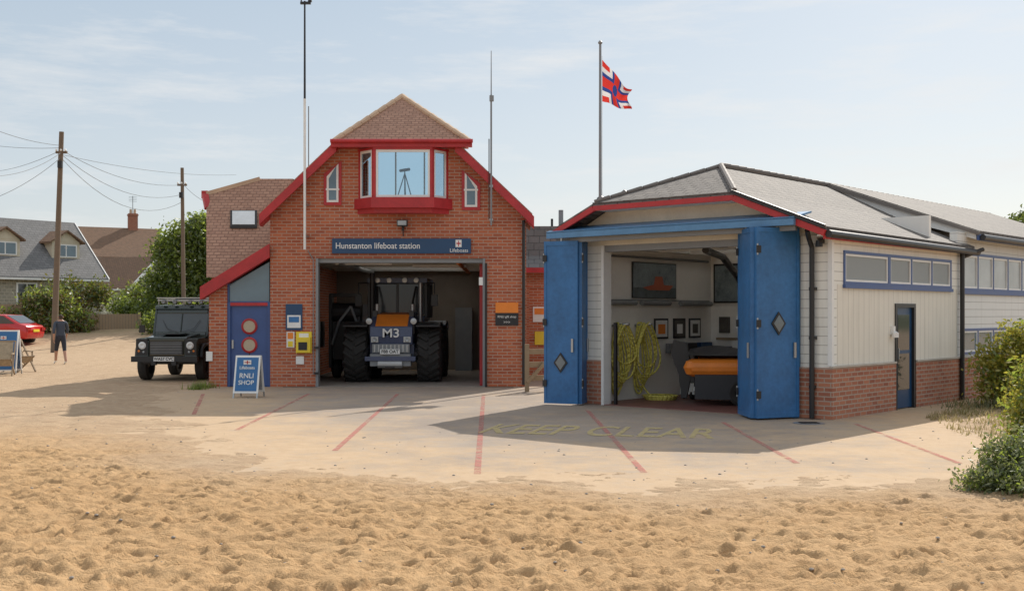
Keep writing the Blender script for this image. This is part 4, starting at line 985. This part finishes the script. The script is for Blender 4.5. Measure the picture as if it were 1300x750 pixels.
# ---------------- deck chairs + board at left ----------------
canvas=M('chair_canvas',(.42,.33,.22),.8,var=.4,scale=9)
def chair(loc,rz):
    g=grp('deck_chair',loc,rz); mb=MB()
    for s in(-.27,.27):
        mb.beam((s,-.45,.02),(s,.42,.95),.035,.045,timber); mb.beam((s*.9,.45,.02),(s*.9,-.42,.48),.035,.045,timber)
        mb.beam((s*.95,-.3,.60),(s*.95,.2,.62),.05,.03,timber); mb.beam((s*.95,-.28,.6),(s*.95,-.28,.3),.03,.03,timber)
    mb.cyl((-.27,.42,.95),(.27,.42,.95),.018,timber); mb.cyl((-.25,-.42,.47),(.25,-.42,.47),.018,timber)
    pr=[(-.42,.47),(-.25,.30),(-.05,.27),(.12,.42),(.27,.68),(.42,.95)]
    for (a,b),(c_,d_) in zip(pr[:-1],pr[1:]): mb.add([(-.22,a,b),(.22,a,b),(.22,c_,d_),(-.22,c_,d_)],[(0,1,2,3)],canvas)
    mb.done(g,'frame_and_sling')
for (x,y),r in ((GP(24,472),.9),(GP(4,477),.3),(GP(12,464),1.8)): chair((x,y,0),r)
aboard('information_board',(-14.45,32.4,0),.8,1.25,math.radians(5),'OPEN','CAFE')

# ---------------- timber fence between the buildings ----------------
g=grp('timber_fence',(.26,25.0,0)); mb=MB()
for x,y in((.02,0),(.62,.3)): mb.box(x,x+.1,y,y+.1,0,1.05,timber)
for z in(.3,.6,.88): mb.beam((.07,.05,z),(.67,.35,z),.04,.12,timber)
mb.beam((.07,0,.2),(.67,.3,.85),.04,.08,timber); mb.done(g,'posts_and_rails',bevel=.005)
g=grp('brick_outbuilding',(0,36,0)); mb=MB()
mb.box(-.5,4.5,0,3,0,3.2,brick); mb.prism([(-.7,3.15),(4.8,3.15),(3.4,4.5),(.4,4.5)],.2,2.9,slate2)
mb.slab([(-.8,-.3,3.15),(4.9,-.3,3.15),(3.4,1.5,4.6),(.4,1.5,4.6)],.08,slate2); mb.box(-.8,4.9,-.35,-.28,3.0,3.16,red)
mb.cyl((1.6,1.2,4.2),(1.6,1.2,5.1),.08,greym); mb.cyl((1.3,1.0,4.2),(1.3,1.0,4.8),.04,black); mb.cyl((2.9,1.2,4.2),(2.9,1.2,5.3),.07,white); mb.lathe((2.9,1.2,5.3),[(0,.07),(.05,.16),(.2,.12),(.3,0)],black,12,'z')
mb.done(g,'walls_and_roof')
g=grp('low_brick_wall',(.45,30,0)); mb=MB(); mb.box(0,3,0,.25,0,2.4,brick); mb.box(-.03,3.03,-.03,.28,2.4,2.5,brick2)
mb.box(.1,.45,-.03,0,1.5,1.9,white); mb.box(.14,.41,-.04,-.03,1.7,1.86,orange); mb.box(.15,.4,-.03,0,.9,1.25,yellow); mb.done(g,'wall')

# ---------------- houses left ----------------
def house(name,loc,rz,w,d,ze,zr_,wm,rm,chim=None,dorm=(),wins=()):
    g=grp(name,loc,rz); mb=MB()
    mb.box(0,w,0,d,-.5,ze,wm); mb.prism([(0,ze),(d,ze),(d/2,zr_-.05)],0.01,w-.01,wm,'x'); mb.done(g,'walls')
    mb=MB(); e=.35; k=(zr_-ze)/(d/2)
    mb.slab([(-e,-e,ze-e*k+.08),(w+e,-e,ze-e*k+.08),(w+e,d/2,zr_+.08),(-e,d/2,zr_+.08)],.14,rm)
    mb.slab([(-e,d+e,ze-e*k+.08),(-e,d/2,zr_+.08),(w+e,d/2,zr_+.08),(w+e,d+e,ze-e*k+.08)],.14,rm); mb.done(g,'roof')
    mb=MB(); mb.box(-e,w+e,-e-.08,-e,ze-e*k-.12,ze-e*k,white)
    mb.beam((w+e,-e,ze-e*k),(w+e,d/2,zr_),.06,.2,white); mb.beam((-e,-e,ze-e*k),(-e,d/2,zr_),.06,.2,white)
    for x0,x1,z0,z1 in wins:
        mb.box(x0-.07,x1+.07,-.05,.0,z0-.07,z1+.07,white); n=max(2,int((x1-x0)/.6))
        for i in range(n): a=x0+(x1-x0)*i/n; mb.box(a+.04,a+(x1-x0)/n-.04,-.06,-.045,z0,z1,glassd)
        mb.box(x0-.15,x1+.15,-.12,0,z0-.13,z0-.07,white)
    mb.done(g,'windows_and_trim')
    for cx,cy,h in(chim or ()):
        mb=MB(); mb.box(cx-.4,cx+.4,cy-.3,cy+.3,ze,h,brick2); mb.box(cx-.45,cx+.45,cy-.35,cy+.35,h-.2,h-.08,brick2)
        for s in(-.18,.18): mb.cyl((cx+s,cy,h),(cx+s,cy,h+.4),.12,hipm,.1)
        mb.path([(cx,cy,h),(cx,cy,h+1.6)],.025,black,5)
        for i in range(4): mb.box(cx-.35,cx+.35,cy-.01,cy+.01,h+1.1+i*.14,h+1.12+i*.14,black)
        mb.done(g,'chimney')
    for dx,dw,dz0,dz1 in dorm:
        mb=MB(); y=(dz0-ze)/k-.1
        mb.box(dx,dx+dw,y,y+3,dz0-.3,dz1,creamw); mb.box(dx+.2,dx+dw-.2,y-.04,y,dz0+.05,dz1-.15,white)
        n=2
        for i in range(n): a=dx+.25+(dw-.5)*i/n; mb.box(a+.04,a+(dw-.5)/n-.04,y-.05,y-.038,dz0+.12,dz1-.22,glassb)
        mb.slab([(dx-.25,y-.25,dz1-.0),(dx+dw/2,y-.25,dz1+.75),(dx+dw/2,y+4,dz1+.75),(dx-.25,y+4,dz1)],.1,tile2)
        mb.slab([(dx+dw+.25,y-.25,dz1),(dx+dw+.25,y+4,dz1),(dx+dw/2,y+4,dz1+.75),(dx+dw/2,y-.25,dz1+.75)],.1,tile2)
        mb.prism([(dx,dz1),(dx+dw,dz1),(dx+dw/2,dz1+.68)],y-.02,y+.1,creamw); mb.done(g,'dormer')
    return g
house('slate_roofed_cottage',(-34,62,1.0),math.radians(53),13,7,3.2,6.6,flint,slate2,[],[(6.2,1.9,4.2,5.2),(10.2,1.9,4.2,5.2),(2.0,1.9,4.2,5.2)],[(4.4,6.2,1.2,2.5),(7.4,8.6,1.2,2.5),(10.2,11.8,1.2,2.5)])
house('tiled_bungalow',(-33.5,86,1.0),math.radians(-20),5.5,6,2.8,5.0,creamw,tile2,[],[],[(1.2,2.6,1.2,2.3)])
house('brick_house',(-36.8,98,1.0),math.radians(28),6.6,7.5,5.8,8.4,brick,tile2,[(4.6,3.75,9.8)],[],[(1.0,2.4,3.6,4.8),(4.0,5.4,3.6,4.8),(1.0,2.6,1,2.3)])
house('brick_house',(-37,124,1.0),math.radians(-8),14,7,3.6,6.4,brick2,tile2,[(11,3.5,7.6)],[],[(1.4,3.2,1.2,2.4),(5,6.4,1.2,2.4),(8,9.6,1.2,2.4)])

# ---------------- poles + wires ----------------
def pole(name,x,y,h,lean=0,r=.14):
    g=grp(name,(x,y,0)); mb=MB(); mb.cyl((-lean,0,-.2),(0,0,h),r,polew,r*.72,14)
    mb.box(-.25,.25,-.05,.05,h-.95,h-.85,polew)
    for s in(-.2,0,.2): mb.lathe((s,-.08,h-.85),[(0,.03),(.04,.05),(.08,.03),(.12,.0)],white,8,'z')
    for k in range(8): mb.cyl((-.14 if k%2 else .14,0,3+k*.4),(-.26 if k%2 else .26,0,3+k*.4),.012,steel,seg=5)
    mb.box(-.1,.1,-.22,-.1,h-1.6,h-1.3,black); mb.done(g,'pole'); return g
p1=(-19.8,50,9.7); p2=(-17.4,60,9.4)
pole('utility_pole',p1[0],p1[1],p1[2],.35); pole('utility_pole',p2[0],p2[1],p2[2],-.1,.12)
g=grp('overhead_wires'); mb=MB()
def wire(a,b,sag,r=.012):
    a=Vector(a);b=Vector(b); pts=[a.lerp(b,t)-Vector((0,0,sag*4*t*(1-t))) for t in np.linspace(0,1,14)]; mb.path(pts,r,greym,4)
for dz_,s in((0,.5),(-.5,.8),(-.9,1.2)): wire((p1[0],p1[1],p1[2]-.8+dz_*.4),(p2[0],p2[1],p2[2]-.9+dz_),s)
wire((p1[0],p1[1],9.1),PX(-40,150,44),.2); wire((p1[0],p1[1],8.8),PX(-40,222,40),.4); wire((p1[0],p1[1],8.6),PX(-40,262,44),.3); wire((p1[0],p1[1],9.0),PX(-60,175,60),.2)
wire((p1[0],p1[1],8.7),PX(300,222,70),.3); wire((p2[0],p2[1],8.6),PX(285,262,52),.3); wire((p1[0],p1[1],8.9),PX(-40,215,90),.5)
mb.done(g,'wires',uv=False,clean=False)
# ---------------- fences/hedges/trees left ----------------
g=grp('wooden_fence',(0,0,0)); mb=MB()
def fence(a,b,zb,h):
    a=Vector((*a,zb));b=Vector((*b,zb)); d=(b-a); n=int(d.length/1.8)
    mb.beam(a+Vector((0,0,h/2)),b+Vector((0,0,h/2)),.05,h,fencew)
    for i in range(n+1): p=a.lerp(b,i/n); mb.box(p.x-.06,p.x+.06,p.y-.1,p.y+.02,zb,zb+h+.1,timber)
fence((-22.6,58.5),(-19.8,60.5),.6,1.1); fence((-19.2,62),(-15.5,75),.8,1.2); fence((-31,60.5),(-25,58),.5,1.7)
mb.done(g,'panels')
def bush(name,loc,blobs,n,size,mats,seed):
    g=grp(name,loc); mb=MB(); rr=random.Random(seed)
    for b in blobs:
        for k in range(3): mb.cyl((b[0]*.4+rr.uniform(-.2,.2),b[1]*.4,0),(b[0]+rr.uniform(-.3,.3)*b[3],b[1],b[2]+b[5]*.4),.03*min(1,b[5]*2),polew,.006,5)
    mb.done(g,'stems'); foliage(g,'leaves',blobs,n,size,mats[0],seed,mats=mats); return g
bush('garden_hedge',(-23.7,58.2,.45),[(0,0,1.0,1.5,1,1.0),(-1.4,0,.8,1.2,1,.9),(1.4,.3,.8,.9,1,.8),(.4,0,2.0,1.0,.8,.6),(-.7,.2,2.0,.9,.8,.6)],7500,.10,[leaf2,leaf1,leafo],3)
bush('garden_shrub',(-20.6,63.5,.9),[(0,0,.8,1.3,1,.9),(1.5,0,.8,1.0,.9,.9),(-1.2,.2,1.2,.9,.8,.7),(3,1,1.1,1.1,1,1.1)],5600,.10,[leaf1,leaf1,leaf2],4)
bush('garden_shrub',(-26.0,66,1.0),[(0,0,1.6,1.6,1,1.3),(1.9,0,1.8,1.0,.9,.9)],3200,.11,[leafo,leaf2],5)
bush('garden_shrub',(-22.2,68,1.0),[(0,0,1.6,1.4,1,1.1),(1.5,0,1.8,1.2,.9,1.4),(2.8,.2,1.5,1.1,.9,1.2)],5000,.11,[leafo,leaf1,leaf1],15)
bush('garden_hedge',(-26,88,1.0),[(0,0,1.7,3,1.5,1.5),(4,0,2.4,3,1.5,1.8),(8,1,2.8,3,1.5,2.2)],8000,.16,[leaf2,leaf1],6)
bush('garden_shrub',(-16.8,57.5,.4),[(0,0,1.0,1.1,.9,.9),(-1.3,.2,.8,.8,.8,.7),(1.2,0,1.0,.9,.8,.9)],3600,.09,[leaf1,leaf2],16)
tree('broadleaf_tree',(-18.4,64,.7),[(0,0,3.9,1.9,1.4,1.6),(-1.3,0,2.6,1.2,1.1,1.2),(1.3,.3,3.3,1.6,1.3,1.5),(.2,-.2,5.3,1.4,1.1,1.0),(1.6,.2,4.9,1.3,1.0,1.1),(-1.0,.2,4.6,1.0,.9,1.0),(.2,0,1.9,1.4,1.2,1.2),(1.9,0,2.1,1.3,1.2,1.2),(.9,0,6.2,.8,.7,.6)],20000,.11,leaf1,3.4,seed=8,mats=[leaf1,leaf1,leaf1,leaf2])
tree('broadleaf_tree',(-21.4,80,1),[(0,0,2.8,1.8,1.5,1.4),(2,0,3.2,1.6,1.3,1.5),(-1.6,.3,2.2,1.3,1.2,1.0)],7000,.14,leaf2,2.4,seed=9,mats=[leaf2,leaf1])
for i,(x,y,s) in enumerate(((35.2,80,1.0),(37.5,83,1.1))):
    tree('pine_tree',(x,y,0),[(0,0,7.4*s,1.6,1.4,.8),(-1,0,6.6*s,1.2,1.2,.7),(1.1,.2,6.8*s,1.3,1.2,.7),(0,.3,5.5*s,1.9,1.4,.9),(.2,0,8.1*s,.8,.8,.5)],4000,.14,leaf2,6.6*s,.2,seed=20+i)
# ---------------- right-hand vegetation ----------------
bush('yellow_flowering_shrub',(9.35,20.9,0),[(0,0,.55,.6,.5,.5),(-.5,0,.85,.4,.35,.4),(.4,.1,.95,.5,.4,.5),(-.05,0,1.25,.4,.35,.35),(.8,-.3,.55,.6,.5,.55),(.5,0,1.35,.35,.3,.35),(-.55,-.1,.35,.35,.3,.3)],9500,.045,[leafy,leafy,leafy,leaf1],11)
bush('coastal_shrub',(4.93,10.9,-.02),[(0,0,.20,.5,.4,.24),(-.36,.1,.10,.28,.25,.15),(.3,.3,.32,.45,.4,.32),(.1,-.35,.14,.45,.3,.17),(-.1,.3,.32,.25,.25,.24)],10500,.025,[leafg,leafg,leaf1],12)
bush('coastal_shrub',(6.28,13.9,0),[(0,0,.5,.3,.3,.45),(.2,.1,.95,.33,.3,.35),(.3,-.2,.4,.4,.4,.4),(.05,0,.25,.25,.25,.25)],5200,.035,[leaf1,leafy],13)
pts=[]
R=random.Random(9)
while len(pts)<6500:
    x=R.uniform(6.2,12.5); y=R.uniform(15.6,22.5)
    if sdist(np.array([x]),np.array([y]))[0]>.1: continue
    if (x-5.17)*.746-(y-18.4)*.665<.1: continue
    dn=float(fbm(np.array([x*1.3]),np.array([y*1.3]))[0])
    if R.random()<.42+dn*2.4: pts.append((x,y,0.0))
g=grp('dry_grass'); blades('blades',g,pts,.10,leafdry,3)
pts=[(R.gauss(9.2,.6),R.gauss(20.7,.3),0) for _ in range(500)]; blades('green_blades',g,pts,.22,leafg,4)
pts=[]
for cx,cy in(GP(252,494),GP(262,492)):
    for i in range(120): pts.append((R.gauss(cx,.12),R.gauss(cy-.1,.1),0))
g=grp('weeds'); blades('blades',g,pts,.18,leaf1,5)
# small stones and litter of shells on the sand
g=grp('beach_pebbles'); mb=MB(); peb=M('pebble',(.35,.31,.27),.8,var=.5,scale=20)
for i in range(420):
    y=R.uniform(6,26); x=R.uniform(-.46*y,.46*y); r_=R.uniform(.006,.02)
    if y>17 and x>-5: continue
    zi=float(Z[min(len(ys)-1,np.searchsorted(ys,y)),min(len(xs)-1,np.searchsorted(xs,x))]); zi=max(zi,0.0)
    mb.lathe((x,y,zi),[(-r_*.3,0),(0,r_),(r_*.5,r_*.7),(r_*.7,0)],peb,7,'z')
mb.done(g,'pebbles',smooth=True,uv=False)

# ---------------- light, world, camera ----------------
el=math.radians(36); az=math.atan2(.44,.9)
sdv=Vector((math.sin(az)*math.cos(el),math.cos(az)*math.cos(el),math.sin(el)))
sun=bpy.data.lights.new('sun','SUN'); sun.energy=5.0; sun.angle=math.radians(.5); sun.color=(1,.93,.83)
so=bpy.data.objects.new('sun',sun); so.rotation_euler=(-sdv).to_track_quat('-Z','Y').to_euler(); scene.collection.objects.link(so)
w=bpy.data.worlds.new('World'); scene.world=w; w.use_nodes=True; nt=w.node_tree; nt.nodes.clear()
sk=N(nt,'ShaderNodeTexSky',sky_type='NISHITA'); sk.sun_disc=False; sk.sun_elevation=el; sk.sun_rotation=az; sk.dust_density=1.2; sk.air_density=1.0; sk.ozone_density=2.0
tc=N(nt,'ShaderNodeTexCoord').outputs['Generated']
mp=N(nt,'ShaderNodeMapping'); L(nt,tc,mp.inputs[0]); mp.inputs['Scale'].default_value=(1.5,1.5,9); mp.inputs['Location'].default_value=(.4,0,.35)
nz=noisen(nt,mp.outputs[0],2.8,9,.64)
cl=rampn(nt,nz,.50,.70)
sz=N(nt,'ShaderNodeSeparateXYZ'); L(nt,tc,sz.inputs[0])
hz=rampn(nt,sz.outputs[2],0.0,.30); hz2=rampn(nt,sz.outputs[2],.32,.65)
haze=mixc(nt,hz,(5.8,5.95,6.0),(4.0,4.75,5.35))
haze=mixc(nt,hz2,haze,(7.6,7.8,8.0))  # sky above the view brightened to add fill light
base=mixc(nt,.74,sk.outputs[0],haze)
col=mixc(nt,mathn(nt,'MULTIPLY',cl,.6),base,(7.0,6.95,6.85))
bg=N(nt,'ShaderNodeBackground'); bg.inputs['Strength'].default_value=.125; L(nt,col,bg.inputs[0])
o=N(nt,'ShaderNodeOutputWorld'); L(nt,bg.outputs[0],o.inputs[0])
cam=bpy.data.cameras.new('camera'); co_=bpy.data.objects.new('camera',cam); scene.collection.objects.link(co_)
co_.location=(0,0,CH); co_.rotation_euler=(math.pi/2,0,0); cam.lens=36*F/1300; cam.sensor_width=36; cam.shift_y=23/1300; cam.clip_end=4000
scene.camera=co_
scene.view_settings.view_transform='Standard'; scene.view_settings.look='None'; scene.view_settings.exposure=0
